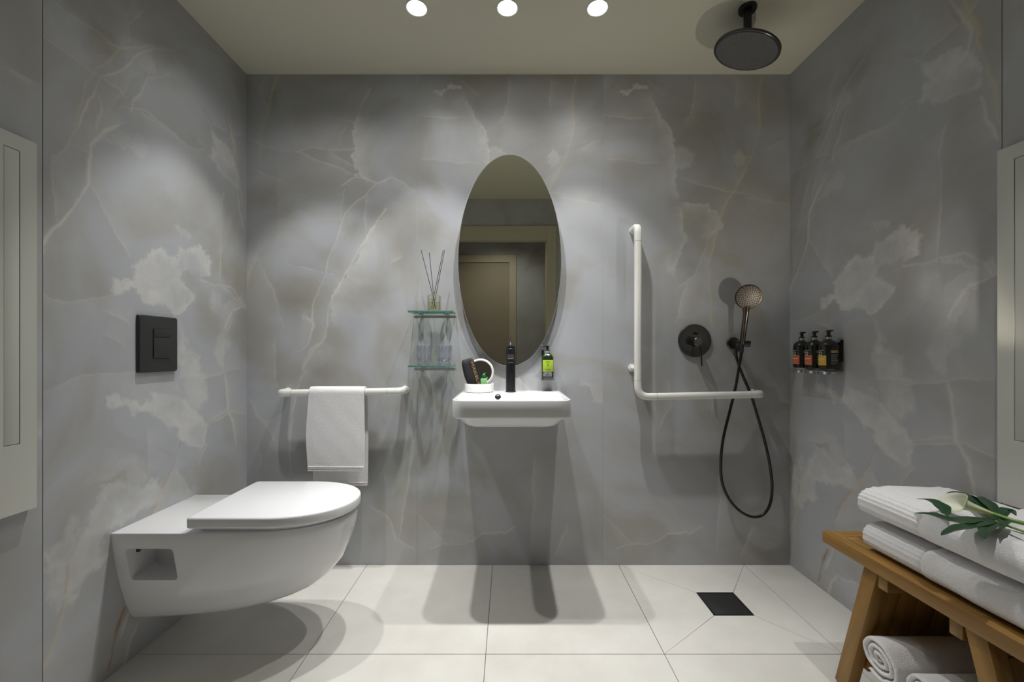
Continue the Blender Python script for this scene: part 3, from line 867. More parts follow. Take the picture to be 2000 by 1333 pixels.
# ---------------------------------------------------------------- toilet
def build_toilet():
    cy = 1.522
    t = empty('wall_hung_toilet', (W_LEFT, cy, 0), 'white wall hung toilet with a closed lid, fixed to the left wall', 'toilet')
    def outline(w, tip, z, drop, n=22, inset=0.0, x0=0.0005):
        L = tip - W_LEFT           # projection, local x from 0
        nose = min(.30, L * .55)
        pts = []
        xs = [x0 + (L - nose - x0) * k / 8 for k in range(9)]
        side = [(x, w) for x in xs]
        for k in range(1, n + 1):
            a = PI / 2 * k / n
            side.append((L - nose + nose * math.sin(a) ** 1.0, w * math.cos(a) ** 0.92 if k < n else 0.0))
        out = []
        for x, y in side: out.append((x, -y, z - drop * (1 - x / L)))
        for x, y in reversed(side[:-1]): out.append((x, y, z - drop * (1 - x / L)))
        return out
    rings = [(.4480, .1800, -.5535, 0), (.4470, .1822, -.5510, 0), (.4440, .1832, -.5500, 0), (.415, .1800, -.553, 0), (.382, .1755, -.561, 0),
             (.344, .168, -.573, 0), (.289, .157, -.596, 0), (.262, .150, -.617, .001), (.237, .142, -.64, .004), (.202, .130, -.685, .010),
             (.180, .118, -.73, .018), (.164, .106, -.775, .026), (.152, .094, -.84, .028), (.146, .082, -.90, .026), (.143, .06, -.95, .024)]
    bm = bmesh.new()
    add_rings(bm, [outline(w, tp, z, dr) for z, w, tp, dr in rings])
    bmesh.ops.recalc_face_normals(bm, faces=bm.faces[:])
    body = link('bowl', bm, M['porcelain'], None, angle=50)
    # side recesses, cut for real
    for sgn in (-1,):
        cut = bmesh.new()
        y1, y0 = (-.21, -.055)
        rr = rrect(.040, .192, .286, .397, .014, 5)
        r0 = [(x, y1, z) for x, z in rr]; r1 = [(x + (.0), y0, z) for x, z in rr]
        add_rings(cut, [r0, r1]); bmesh.ops.recalc_face_normals(cut, faces=cut.faces[:])
        co = link('cutter', cut, M['porcelain'], None)
        md = body.modifiers.new('b', 'BOOLEAN'); md.operation = 'DIFFERENCE'; md.object = co; md.solver = 'EXACT'
        dg = bpy.context.evaluated_depsgraph_get()
        me = bpy.data.meshes.new_from_object(body.evaluated_get(dg))
        body.modifiers.clear(); old = body.data; body.data = me; bpy.data.meshes.remove(old)
        bpy.data.objects.remove(co)
        me.polygons.foreach_set('use_smooth', [True] * len(me.polygons)); me.set_sharp_from_angle(angle=math.radians(40))
    body.name = 'bowl'; body.parent = t
    # fixing bolt in the recess
    bm = lathe([(0, 0), (.006, 0), (.006, .012), (.003, .014), (0, .014)], 16, c=(.072, -.165, .383))
    link('fixing_bolt', bm, M['black'], t)
    # seat ring and lid
    def dshape(x0, tip, w, z, r=.018, n=24):
        """flat back with small corner radii, round nose; local coordinates"""
        nose = .235
        pts = []
        for k in range(5):
            a = math.radians(180 + 90 * k / 4)
            pts.append((x0 + r + r * math.cos(a), -w + r + r * math.sin(a)))
        for k in range(9): pts.append((x0 + r + (tip - nose - x0 - r) * (k + 1) / 9, -w))
        for k in range(1, 2 * n):
            a = -PI / 2 + PI * k / (2 * n)
            pts.append((tip - nose + nose * math.cos(a), w * math.copysign(abs(math.sin(a)) ** 0.94, math.sin(a))))
        for k in range(9): pts.append((tip - nose - (tip - nose - x0 - r) * k / 9, w))
        for k in range(5):
            a = math.radians(90 + 90 * k / 4)
            pts.append((x0 + r + r * math.cos(a), w - r + r * math.sin(a)))
        return [(x, y, z) for x, y in pts]
    x0 = -1.016 - W_LEFT; tip = -.541 - W_LEFT
    bm = bmesh.new()
    add_rings(bm, [dshape(x0 + .03, tip - .030, .166, .4485), dshape(x0 + .03, tip - .028, .168, .451), dshape(x0 + .03, tip - .028, .168, .462), dshape(x0 + .03, tip - .030, .166, .464)])
    link('seat', bm, M['lid'], t, angle=50)
    bm = bmesh.new()
    add_rings(bm, [dshape(x0 + .004, tip - .005, .1865, .4645, .012), dshape(x0, tip - .001, .1905, .467, .014), dshape(x0, tip, .1915, .472, .014), dshape(x0, tip, .1915, .493, .014),
                   dshape(x0 + .0010, tip - .001, .1905, .4965, .014), dshape(x0 + .003, tip - .003, .1885, .4990, .014), dshape(x0 + .008, tip - .008, .1835, .5003, .014)])
    link('lid', bm, M['lid'], t, angle=60)
    for s_ in (-.11, .11):
        link('hinge', lathe([(0, 0), (.011, 0), (.011, .0155), (0, .0155)], 20, c=(x0 + .012, s_, .448)), M['chrome'], t)
build_toilet()

# flush plate
t = empty('flush_plate', (W_LEFT, 1.513, 1.048), 'square black dual flush plate on the left wall above the toilet', 'flush plate')
bm = bmesh.new()
rings = []
for off, x in ((0, .0008), (0, .008), (.002, .011), (.005, .0118)):
    rings.append([(x, y, z) for y, z in rrect(-.083 + off, .083 - off, -.099 + off, .099 - off, .006, 4)])
add_rings(bm, rings)
link('plate', bm, M['plate'], t)
link('button_recess', box(.0116, .0121, -.031, .047, -.052, .056, .0002), M['dark'], t)
b1 = link('small_button', box(.0117, .0150, -.028, .045, .0245, .0535, .0008), M['plate'], t)
b2 = link('large_button', box(.0117, .0150, -.028, .045, -.0500, .0230, .0008), M['plate'], t)

# ---------------------------------------------------------------- grab rails
def rail_piece(name, pts, parent, r=.0165):
    return link(name, tube(pts, r, 20, sx=1.0, sy=1.0, up=(0, 0, 1), power=2.6), M['rail'], parent, angle=60)

def bend(p0, c, p1, n=8):
    p0, c, p1 = Vector(p0), Vector(c), Vector(p1)
    return [(1 - k / n) ** 2 * p0 + 2 * (1 - k / n) * (k / n) * c + (k / n) ** 2 * p1 for k in range(n + 1)]

E = .080
def towel_rail():
    x0, x1, z0, z1 = -1.073 + .017, -.478 - .017, .8305, .8395
    t = empty('grab_rail', ((x0 + x1) / 2, W_BACK, .835), 'short straight white grab rail left of the basin, hand towel over it', 'grab rail')
    cx = (x0 + x1) / 2
    a = Vector((x0 - cx, -E, z0 - .835)); b_ = Vector((x1 - cx, -E, z1 - .835))
    q = (b_ - a).normalized()
    link('bar', tube([a + q * .062, b_ - q * .062], .0162, 24, up=(0, 0, 1), power=2.6), M['rail'], t, angle=60)
    for e, s_ in ((a, 1), (b_, -1)):
        p = [Vector((e.x, -.004, e.z)), Vector((e.x, -E + .035, e.z))] + bend((e.x, -E + .035, e.z), (e.x, -E, e.z), e + q * s_ * .035)[1:] + [e + q * s_ * .0605]
        link('end_bracket', tube(p, .0167, 24, up=(0, 0, 1), power=2.6), M['rail'], t, angle=60)
        link('wall_rosette', lathe([(0, 0), (.019, 0), (.019, .004), (.0175, .006), (0, .006)], 32, 'Y', (e.x, -.0004, e.z)), M['rail'], t)
        link('joint_ring', tube([e + q * s_ * .0595, e + q * s_ * .0620], .0158, 24, up=(0, 0, 1), power=2.6), M['seam'], t)
    return t
towel_rail()

def l_rail():
    xv = .593; zt = 1.600; zb = .8135; xr = 1.166
    t = empty('grab_rail', (xv, W_BACK, zb), 'white L shaped grab rail, one arm upright and one running to the shower hose', 'grab rail')
    z_r = .0115
    A = Vector((0, -E, zt - zb)); Bc = Vector((0, -E, 0)); Cc = Vector((xr - xv, -E, z_r))
    q = (Cc - Bc).normalized()
    link('upright_bar', tube([Vector((0, -E, zt - zb - .072)), Vector((0, -E, .075))], .0162, 24, up=(0, 1, 0), power=2.6), M['rail'], t, angle=60)
    link('horizontal_bar', tube([q * .085 + Bc, Cc - q * .058], .0162, 24, up=(0, 0, 1), power=2.6), M['rail'], t, angle=60)
    link('elbow', tube([Bc + Vector((0, 0, .0735))] + bend(Bc + Vector((0, 0, .052)), Bc, Bc + q * .052, 10) + [Bc + q * .0835], .0166, 24, up=(0, 1, 0), power=2.6), M['rail'], t, angle=60)
    e = A
    link('top_bracket', tube([Vector((0, -.004, e.z)), Vector((0, -E + .035, e.z))] + bend((0, -E + .035, e.z), (0, -E, e.z), (0, -E, e.z - .035))[1:] + [(0, -E, e.z - .0705)], .0166, 24, up=(1, 0, 0), power=2.6), M['rail'], t, angle=60)
    e = Cc
    link('end_bracket', tube([Vector((e.x, -.004, e.z)), Vector((e.x, -E + .035, e.z))] + bend((e.x, -E + .035, e.z), e, e - q * .035)[1:] + [e - q * .0565], .0166, 24, up=(0, 0, 1), power=2.6), M['rail'], t, angle=60)
    link('middle_bracket', tube([Vector((-.004, -.004, .130)), Vector((-.002, -E + .012, .130))], .0105, 20), M['rail'], t)
    for p in ((0, zt - zb), (-.004, .130), (xr - xv, z_r)):
        link('wall_rosette', lathe([(0, 0), (.0185, 0), (.0185, .004), (.017, .006), (0, .006)], 32, 'Y', (p[0], -.0004, p[1])), M['rail'], t)
    for a, b_, u in ((Vector((0, -E, zt - zb - .0700)), Vector((0, -E, zt - zb - .0725)), (0, 1, 0)), (Vector((0, -E, .0730)), Vector((0, -E, .0755)), (0, 1, 0)),
                     (Bc + q * .0830, Bc + q * .0855, (0, 0, 1)), (Cc - q * .0560, Cc - q * .0585, (0, 0, 1))):
        link('joint_ring', tube([a, b_], .0158, 24, up=u, power=2.6), M['seam'], t)
l_rail()

# hand towel over the left rail
def hand_towel():
    x0, x1 = -.914, -.657
    yb = W_BACK - E; zr = .8350; R = .0238
    t = empty('hand_towel', ((x0 + x1) / 2, yb, .40), 'white terry hand towel folded over the short left rail', 'towel')
    cx = (x0 + x1) / 2
    path = []
    zf, zk = .482, .402
    nf = 60
    for k in range(nf + 1):
        path.append((-R, zf + (zr - zf) * k / nf))
    for k in range(1, 12):
        a = PI - PI * k / 12
        path.append((R * math.cos(a), zr + R * math.sin(a)))
    for k in range(nf + 14):
        path.append((R, zr - (zr - zk) * (k + 1) / (nf + 14)))
    def sheet(path, thick, xa, xb, nx=44):
        bm = bmesh.new()
        P = np.array(path); n = len(P)
        tan = np.gradient(P, axis=0); tan /= np.linalg.norm(tan, axis=1)[:, None]
        nor = np.stack([-tan[:, 1], tan[:, 0]], 1)
        grids = []
        for sgn in (1, -1):
            g = []
            for i in range(n):
                row = []
                for j in range(nx + 1):
                    u = j / nx
                    edge = min(1, 5 * min(u, 1 - u) + .35)
                    endd = min(1, .25 * min(i, n - 1 - i) + .4)
                    sag = (.004 * math.sin(u * 4 + 1.2) * (1 - P[i][1] / .84) + .0006 * math.sin(u * 11 + P[i][1] * 19) * math.sin(P[i][1] * 31 + u * 4))
                    hz = P[i][1] - .40
                    wob = .0035 * math.sin(P[i][1] * 17 + u * 2) * (1 - u) + .004 * (math.sin(P[i][1] * 8))
                    band = 0
                    x = xa + (xb - xa) * u + (wob if u < .5 else -wob * .5)
                    th = thick * edge ** .5 * endd
                    dy = nor[i] * (sgn * th / 2 + 0)
                    row.append(bm.verts.new((x - cx, P[i][0] + dy[0] + sag, P[i][1] + dy[1] - .40)))
                g.append(row)
            grids.append(g)
        for gi, g in enumerate(grids):
            for i in range(n - 1):
                for j in range(nx):
                    bm.faces.new((g[i][j], g[i][j + 1], g[i + 1][j + 1], g[i + 1][j]))
        a, b_ = grids
        for i in range(n - 1):
            for j in (0, nx): bm.faces.new((a[i][j], a[i + 1][j], b_[i + 1][j], b_[i][j]))
        for j in range(nx):
            for i in (0, n - 1): bm.faces.new((a[i][j], a[i][j + 1], b_[i][j + 1], b_[i][j]))
        return bm
    link('cloth', sheet(path, .0075, x0, x1), M['terry'], t, angle=80)
    # woven hem bands
    for za, zb, yy, xa, xb in ((zf - .001, zf + .016, -R - .0052, x0 + .002, x1 - .002), (zk + .0, zk + .012, R - .0048, x0 + .006, x1 - .002)):
        bm = bmesh.new()
        for k in range(3):
            z = za + (zb - za) * k / 2 - .40
            pts = [(xa - cx + (xb - xa) * j / 24, yy + .004 * math.sin(j / 24 * 4 + 1.2) * (1 - za / .84), z) for j in range(25)]
            add_tube(bm, pts, .0022, 6)
        link('hem', bm, M['terry_flat'], t)
hand_towel()

# ---------------------------------------------------------------- oval mirror
def oval_mirror():
    cz = EYE + (688 - 511) * 1.995 / F; cx = 1.5 * 2.0 / F
    tilt = math.radians(2.5)
    t = empty('oval_mirror', (cx, W_BACK - .036, cz), 'tall frameless oval mirror tilted forward on the wall above the basin', 'mirror', rot=(tilt, 0, 0))
    a, b_ = .2445, .4955
    def ring(k, y, n=96):
        return [((a - k) * math.cos(2 * PI * i / n), y, (b_ - k) * math.sin(2 * PI * i / n)) for i in range(n)]
    bm = bmesh.new(); add_rings(bm, [ring(.0015, .003), ring(0, .002), ring(0, -.0015), ring(.0015, -.0020)])
    link('backing_glass', bm, M['seam'], t, angle=30)
    bm = bmesh.new(); add_rings(bm, [ring(.0025, -.0021), ring(.003, -.0026)])
    link('mirror_glass', bm, M['mirror'], t, smooth=False)
    for z in (-.30, .30):
        link('tilt_bracket', box(-.06, .06, .003, .012, z - .015, z + .015, .002), M['chrome'], t)
    return t
oval_mirror()

# ---------------------------------------------------------------- basin
def basin():
    t = empty('wash_basin', (.010, W_BACK, .72), 'small white rectangular wall hung wash basin under the oval mirror', 'wash basin')
    D = .427
    def rr(x0, x1, yf, z, r, yb=-.0006):
        """outline: square at the wall, round in front (front is -Y)"""
        pts = [(x0, yb, z)]
        n = 8
        for k in range(n + 1):
            a = math.radians(180 + 90 * k / n); pts.append((x0 + r + r * math.cos(a), yf + r + r * math.sin(a), z))
        for k in range(n + 1):
            a = math.radians(270 + 90 * k / n); pts.append((x1 - r + r * math.cos(a), yf + r + r * math.sin(a), z))
        pts.append((x1, yb, z))
        return pts
    def rin(x0, x1, yf, yb, z, r):
        pts = []
        n = 8
        for cx_, cy_, a0 in ((x0 + r, yf + r, 180), (x1 - r, yf + r, 270), (x1 - r, yb - r, 0), (x0 + r, yb - r, 90)):
            for k in range(n + 1):
                a = math.radians(a0 + 90 * k / n); pts.append((cx_ + r * math.cos(a), cy_ + r * math.sin(a), z))
        return pts
    w = .2315; zt = .116       # rim height above the empty
    bm = bmesh.new()
    out = [rr(-w + .006, w - .006, -D + .006, .044, .05), rr(-w + .001, w - .001, -D + .001, .049, .054), rr(-w, w, -D, .054, .055), rr(-w, w, -D, zt - .004, .055), rr(-w + .001, w - .001, -D + .001, zt - .001, .054), rr(-w + .004, w - .004, -D + .004, zt, .052)]
    add_rings(bm, out, cap0=True, cap1=False)
    # top deck with the bowl opening
    bm.verts.ensure_lookup_table()
    last = [v for v in bm.verts][-len(out[-1]):]
    inner = [rin(-w + .016, w - .016, -D + .016, -.165, zt, .045), rin(-w + .020, w - .020, -D + .020, -.170, zt - .003, .045), rin(-w + .024, w - .024, -D + .026, -.190, zt - .018, .045),
             rin(-w + .034, w - .034, -D + .040, -.215, zt - .055, .05), rin(-w + .07, w - .07, -D + .08, -.235, zt - .080, .05), rin(-w + .15, w - .15, -D + .10, -.26, zt - .085, .03)]
    vr = add_rings(bm, inner, cap0=False, cap1=True)
    e1 = [bm.edges.get((last[i], last[(i + 1) % len(last)])) or bm.edges.new((last[i], last[(i + 1) % len(last)])) for i in range(len(last))]
    e2 = [bm.edges.get((vr[0][i], vr[0][(i + 1) % len(vr[0])])) for i in range(len(vr[0]))]
    bmesh.ops.triangle_fill(bm, use_beauty=True, edges=e1 + e2)
    link('bowl', bm, M['porcelain'], t, angle=40)
    # lower body
    bm = bmesh.new()
    lo = [rr(-w + .022, w - .022, -D + .022, .0445, .05), rr(-w + .030, w - .030, -D + .028, .034, .055), rr(-w + .042, w - .042, -D + .036, .020, .055), rr(-w + .052, w - .052, -D + .044, .010, .055), rr(-w + .064, w - .064, -D + .056, .0065, .05)]
    add_rings(bm, list(reversed(lo)))
    link('underside', bm, M['porcelain'], t, angle=60)
    # overflow cap on the back slope of the bowl
    link('overflow_cap', lathe([(0, .006), (.006, .0055), (.0115, .003), (.0135, 0), (.0135, -.006), (0, -.006)], 28, 'Y', (-.058, -.186, zt - .011), mtx=Matrix.Rotation(math.radians(-35), 4, 'X')), M['black'], t)
    return t
basin()

# tap
def tap():
    z0 = .8360
    t = empty('basin_tap', (.008, 1.957, z0), 'tall black single lever tap standing on the basin', 'tap')
    link('column', lathe([(0, 0), (.0245, 0), (.0245, .004), (.0218, .006), (.0218, .196), (.0212, .1985), (.0195, .200), (0, .200)], 40), M['black'], t)
    # spout towards the viewer
    mt = Matrix.Translation((0, 0, .168)) @ Matrix.Rotation(math.radians(10), 4, 'X')
    bm = bmesh.new()
    rings = []
    for y, s_ in ((-.012, 1), (-.115, 1), (-.120, .94), (-.122, .8)):
        rings.append([mt @ Vector((x * s_, y, z * s_)) for x, z in rrect(-.0155, .0155, -.0095, .0095, .006, 4)])
    add_rings(bm, rings)
    link('spout', bm, M['black'], t)
    link('aerator', lathe([(0, 0), (.0085, 0), (.0085, -.004), (0, -.004)], 24, c=(0, -.105, .140)), M['chrome'], t)
    bm = lathe([(0, .2005), (.019, .2005), (.0195, .204), (.018, .212), (.006, .216), (0, .216)], 32)
    h = link('lever_cap', bm, M['black'], t)
    bm = tube(smooth_path([(0, -.004, .213), (0, .004, .224), (0, .018, .236), (0, .030, .243)], 5), .0042, 12)
    link('lever', bm, M['black'], h)
    bm = tube([(-.006, -.010, .216), (-.0075, -.012, .232)], .0018, 8)
    link('lever_pin', bm, M['chrome'], h)
tap()

# vanity mirror with tray on the basin ledge
def vanity():
    X, Y, Z = -.1365, 1.955, .8362
    t = empty('makeup_mirror', (X, Y, Z), 'small round white framed makeup mirror with a round tray base on the basin', 'mirror')
    link('tray', lathe([(0, 0), (.060, 0), (.062, .003), (.066, .005), (.0665, .010), (.0665, .038), (.0655, .0405), (.063, .0405), (.062, .038), (.062, .008), (0, .006)], 56), M['white_matt'], t, angle=30)
    r, cz = .0625, .0905
    bm = lathe([(.0525, .000), (.0525, .006), (.0555, .0075), (.0600, .0065), (r, .003), (r, -.003), (.060, -.006), (.0525, -.006)], 64, 'Y', (.004, .030, cz))
    link('frame', bm, M['white_matt'], t)
    link('mirror_glass', lathe([(0, .003), (.0530, .003), (.0530, -.003), (0, -.003)], 64, 'Y', (.004, .030, cz)), M['mirror_small'], t)
    link('foot', box(-.010, .018, .024, .036, .006, .036, .003), M['white_matt'], t)
    # pouch
    p = empty('makeup_pouch', (X - .014, Y - .010, Z + .0085), 'black velvet pouch with gold MAKEUP lettering leaning in the round tray', 'pouch', rot=(0, math.radians(-17), math.radians(6)))
    bm = bmesh.new()
    rings = []
    H = .152
    for k in range(15):
        u = k / 14
        z = H * u
        w_ = .028 + .003 * math.sin(u * 3) ; d = .017 + .004 * math.sin(u * PI)
        if k == 0: w_ *= .92; d *= .8
        if k == 13: w_ *= .93; d *= .85
        if k == 14: w_ *= .72; d *= .55; z -= .002
        rings.append([(x + .0015 * math.sin(9 * u), y, z) for x, y in [(math.copysign(abs(math.cos(a)) ** .6, math.cos(a)) * w_, math.copysign(abs(math.sin(a)) ** .8, math.sin(a)) * d) for a in [2 * PI * i / 36 for i in range(36)]]])
    add_rings(bm, rings)
    link('bag', bm, M['fabric_black'], p, angle=70)
    link('zip_band', box(.0095, .0285, -.0222, -.008, .006, .144, .003), M['fabric_brown'], p)
    bm = text_mesh('MAKEUP', .026, .0004)
    bmesh.ops.transform(bm, matrix=Matrix.Translation((.0190, -.0226, .074)) @ Matrix.Rotation(PI / 2, 4, 'X') @ Matrix.Rotation(-PI / 2, 4, 'Z') @ Matrix.Diagonal((1.18, .62, 1, 1)), verts=bm.verts[:])
    link('lettering', bm, M['gold'], p, smooth=False)
    # little green bottle
    g = empty('small_bottle', (X + .0225, Y - .020, Z + .0075), 'tiny light green bottle with a dark green cap in front of the makeup mirror', 'bottle')
    link('body', box(-.0145, .0145, -.010, .010, 0, .0555, .003, 3), M['gel_green'], g)
    link('cap', lathe([(0, .0555), (.0055, .0555), (.0055, .060), (.0085, .061), (.0085, .072), (.007, .0745), (.004, .077), (.003, .084), (0, .085)], 24), M['cap_green'], g)
vanity()

# ---------------------------------------------------------------- glass shelves
def shelf(z, label):
    X, D_, wd = -.354, .125, .1005
    t = empty('glass_shelf', (X, W_BACK, z), label, 'shelf', 'small glass shelves left of the mirror')
    link('shelf_glass', box(-wd + .002, wd - .002, -D_ + .002, -.006, -.004, .004, 0), M['glass_green'], t)
    bm = bmesh.new()
    add_box(bm, -wd, wd, -D_, -D_ + .0018, -.004, .004, .0006); add_box(bm, -wd, wd, -.0058, -.004, -.004, .004)
    add_box(bm, -wd, -wd + .0018, -D_ + .0018, -.0058, -.004, .004); add_box(bm, wd - .0018, wd, -D_ + .0018, -.0058, -.004, .004)
    link('polished_edge', bm, M['glass_edge'], t)
    for sx_ in (-.062, .062):
        bm = bmesh.new()
        add_lathe(bm, [(0, 0), (.013, 0), (.013, .002), (.011, .003), (0, .003)], 28, c=(sx_, -.026, .0042))
        add_lathe(bm, [(0, 0), (.013, 0), (.013, -.005), (.011, -.007), (0, -.007)], 28, c=(sx_, -.026, -.0042))
        add_box(bm, sx_ - .007, sx_ + .007, -.026, -.0004, -.011, -.0045, .001)
        link('clamp', bm, M['chrome'], t)
    return t
ZS1, ZS2 = 1.2035, .956
shelf(ZS1, 'upper glass shelf, with the reed diffuser on it')
shelf(ZS2, 'lower glass shelf, with two crystal tumblers on it')

def tumbler(x, label):
    t = empty('crystal_tumbler', (x, W_BACK - .075, ZS2 + .0042), label, 'drinking glass', 'crystal tumblers on the lower glass shelf')
    # cut facets: alternate radii around
    n = 24
    rings = []
    H = .092
    prof = [(.026, 0), (.029, .002), (.031, .012), (.0325, .03), (.0335, .05), (.0345, .07), (.0350, .086), (.0350, .0905), (.0345, H), (.0335, .0905), (.0325, .07), (.0305, .04), (.028, .020), (.020, .013)]
    for k, (r, h) in enumerate(prof):
        ring = []
        for i in range(n):
            a = 2 * PI * (i + (.5 * (k % 2) if 1 < k < 7 else 0)) / n
            rr_ = r * (1 - (.05 if (1 < k < 6 and i % 2) else 0))
            ring.append((rr_ * math.cos(a), rr_ * math.sin(a), h))
        rings.append(ring)
    bm = bmesh.new(); add_rings(bm, rings)
    link('cut_glass', bm, M['glass_crystal'], t, smooth=False)
    return t
tumbler(-.394, 'left crystal tumbler on the lower glass shelf')
tumbler(-.297, 'right crystal tumbler on the lower glass shelf')

# reed diffuser
def diffuser():
    t = empty('reed_diffuser', (-.344, W_BACK - .075, ZS1 + .0042), 'clear glass reed diffuser with black sticks on the upper glass shelf', 'diffuser')
    bm = bmesh.new()
    def q(w_, z, r=.006): return [(x, y, z) for x, y in rrect(-w_, w_, -w_ * .8, w_ * .8, r, 4)]
    add_rings(bm, [q(.026, 0), q(.0285, .002), q(.0285, .070), q(.026, .074), q(.012, .077), q(.0115, .090), q(.0085, .090), q(.009, .077), q(.0245, .071), q(.0262, .068), q(.0262, .006), q(.024, .004)])
    link('bottle', bm, M['glass_clear'], t, angle=30)
    bm = bmesh.new(); add_rings(bm, [q(.0255, .0045), q(.0258, .007), q(.0258, .040), q(.0255, .0405)])
    link('oil', bm, M['oil'], t, angle=30)
    tips = [(-.061, .000, .283), (-.024, .004, .271), (.042, -.004, .282), (.047, .003, .283)]
    bots = [(.008, .002, .012), (.004, -.004, .012), (-.014, .002, .012), (-.006, .006, .012)]
    for a, b_ in zip(bots, tips):
        link('reed', tube([a, b_], .0013, 8), M['reed'], t)
diffuser()

# ---------------------------------------------------------------- pump bottles
def pump(bm, z, nozzle, s=1.0):
    add_lathe(bm, [(0, 0), (.0105 * s, 0), (.0105 * s, .005 * s), (.006 * s, .0065 * s), (.006 * s, .018 * s), (.0085 * s, .019 * s), (.0085 * s, .024 * s), (.006 * s, .026 * s), (0, .026 * s)], 24, c=(0, 0, z))
    d = Vector(nozzle).normalized()
    add_tube(bm, [Vector((0, 0, z + .0235 * s)), d * .018 * s + Vector((0, 0, z + .0245 * s)), d * .032 * s + Vector((0, 0, z + .0225 * s))], .0028 * s, 10)

def band(r, z0, z1, a0, a1, n=16, off=.0003):
    """curved label patch around a round bottle; 0 deg = towards local -Y"""
    bm = bmesh.new()
    rows = []
    for z in (z0, z1):
        rows.append([bm.verts.new(((r + off) * math.sin(math.radians(a0 + (a1 - a0) * i / n)), -(r + off) * math.cos(math.radians(a0 + (a1 - a0) * i / n)), z)) for i in range(n + 1)])
    inn = []
    for z in (z0, z1):
        inn.append([bm.verts.new(((r - .0004) * math.sin(math.radians(a0 + (a1 - a0) * i / n)), -(r - .0004) * math.cos(math.radians(a0 + (a1 - a0) * i / n)), z)) for i in range(n + 1)])
    for i in range(n):
        bm.faces.new((rows[0][i], rows[0][i + 1], rows[1][i + 1], rows[1][i]))
        bm.faces.new((inn[0][i], inn[0][i + 1], inn[1][i + 1], inn[1][i]))
        bm.faces.new((rows[0][i], rows[0][i + 1], inn[0][i + 1], inn[0][i])); bm.faces.new((rows[1][i], rows[1][i + 1], inn[1][i + 1], inn[1][i]))
    for i in (0, n): bm.faces.new((rows[0][i], rows[1][i], inn[1][i], inn[0][i]))
    return bm

def wall_bottle(y, labcol, label, tan_label=False, zb=.9500):
    r = .0340; h = .118
    t = empty('pump_bottle', (W_RIGHT - .042, y, zb), label, 'pump bottle', 'pump bottles in the holder on the right wall')
    link('body', lathe([(0, 0), (r - .003, 0), (r, .003), (r, h - .028), (r - .002, h - .016), (r - .008, h - .006), (.014, h), (.0125, h + .002), (.0125, h + .004), (0, h + .004)], 40), M['bottle'], t)
    link('collar', lathe([(0, h + .0035), (.0115, h + .0035), (.0115, h + .0135), (0, h + .0135)], 24), M['chrome'], t)
    bm = bmesh.new(); pump(bm, h + .0135, (-.25, -1, 0), 1.05)
    link('pump', bm, M['pump'], t)
    # front label faces the room (-X), that is -90 deg
    lb = link('front_label', band(r, .016, .056, -126, -50), M[labcol], t)
    for k, (a0, a1, z, hh) in enumerate(((-112, -62, .040, .0032), (-112, -68, .026, .0016), (-112, -60, .021, .0016))):
        link('print_line', band(r, z, z + hh, a0, a1, 10, .0006), M['lab_pale' if k == 0 else 'lab_tan'], lb, smooth=False)
    link('print_line', band(r, .076, .0785, -112, -66, 10, .0006), M['lab_grey'], t)
    bm = lathe([(0, 0), (.0085, 0), (.0085, .0006), (0, .0006)], 24, 'Y', (0, 0, 0))
    bmesh.ops.transform(bm, matrix=Matrix.Rotation(math.radians(-88), 4, 'Z') @ Matrix.Translation((0, -r - .0002, .0635)), verts=bm.verts[:])
    em = link('round_emblem', bm, M['lab_pale'], t)
    bm = lathe([(0, 0), (.0058, 0), (.0058, .0006), (0, .0006)], 24, 'Y', (0, 0, 0))
    bmesh.ops.transform(bm, matrix=Matrix.Rotation(math.radians(-88), 4, 'Z') @ Matrix.Translation((0, -r - .0009, .0635)), verts=bm.verts[:])
    link('emblem_centre', bm, M['cap_green'], em)
    # back label towards the camera side
    bk = link('back_label', band(r, .066, .0765, -24, 26), M['lab_tan'] if tan_label else M['lab_orange'], t)
    for k in range(6):
        link('print_line', band(r, .057 - k * .007, .0595 - k * .007, -22, 24 - 5 * (k % 3), 8, .0004), M['lab_grey'], bk)
    return t
wall_bottle(1.890, 'lab_orange', 'black pump bottle with orange label, nearest the room corner')
wall_bottle(1.812, 'lab_orange', 'black pump bottle with orange label, middle of the three')
wall_bottle(1.732, 'lab_yellow', 'black pump bottle with yellow label, nearest the bench', True)

t = empty('bottle_holder', (W_RIGHT, 1.80, .94), 'clear acrylic and metal bottle holder on the right wall', 'bottle holder')
bm = bmesh.new()
add_box(bm, -.0075, -.0005, -.092, .130, .112, .124, .002)
link('back_rail', bm, M['chrome'], t)
link('tray', box(-.078, -.0037, -.094, .132, 0, .0045, .001), M['acrylic'], t)
bm = box(-.0800, -.0782, -.094, .130, .0, .005, .0008)
link('lip', bm, M['chrome'], t)
for yy in (1.890, 1.812, 1.732):
    link('bottle_ring', lathe([(.024, -.0005), (.0285, -.0005), (.0285, -.010), (.024, -.010)], 32, c=(-.042, yy - 1.80, 0)), M['chrome'], t)
link('lock_bar', box(-.010, -.0008, -.092, -.0875, .040, .130, .001), M['pump'], t)

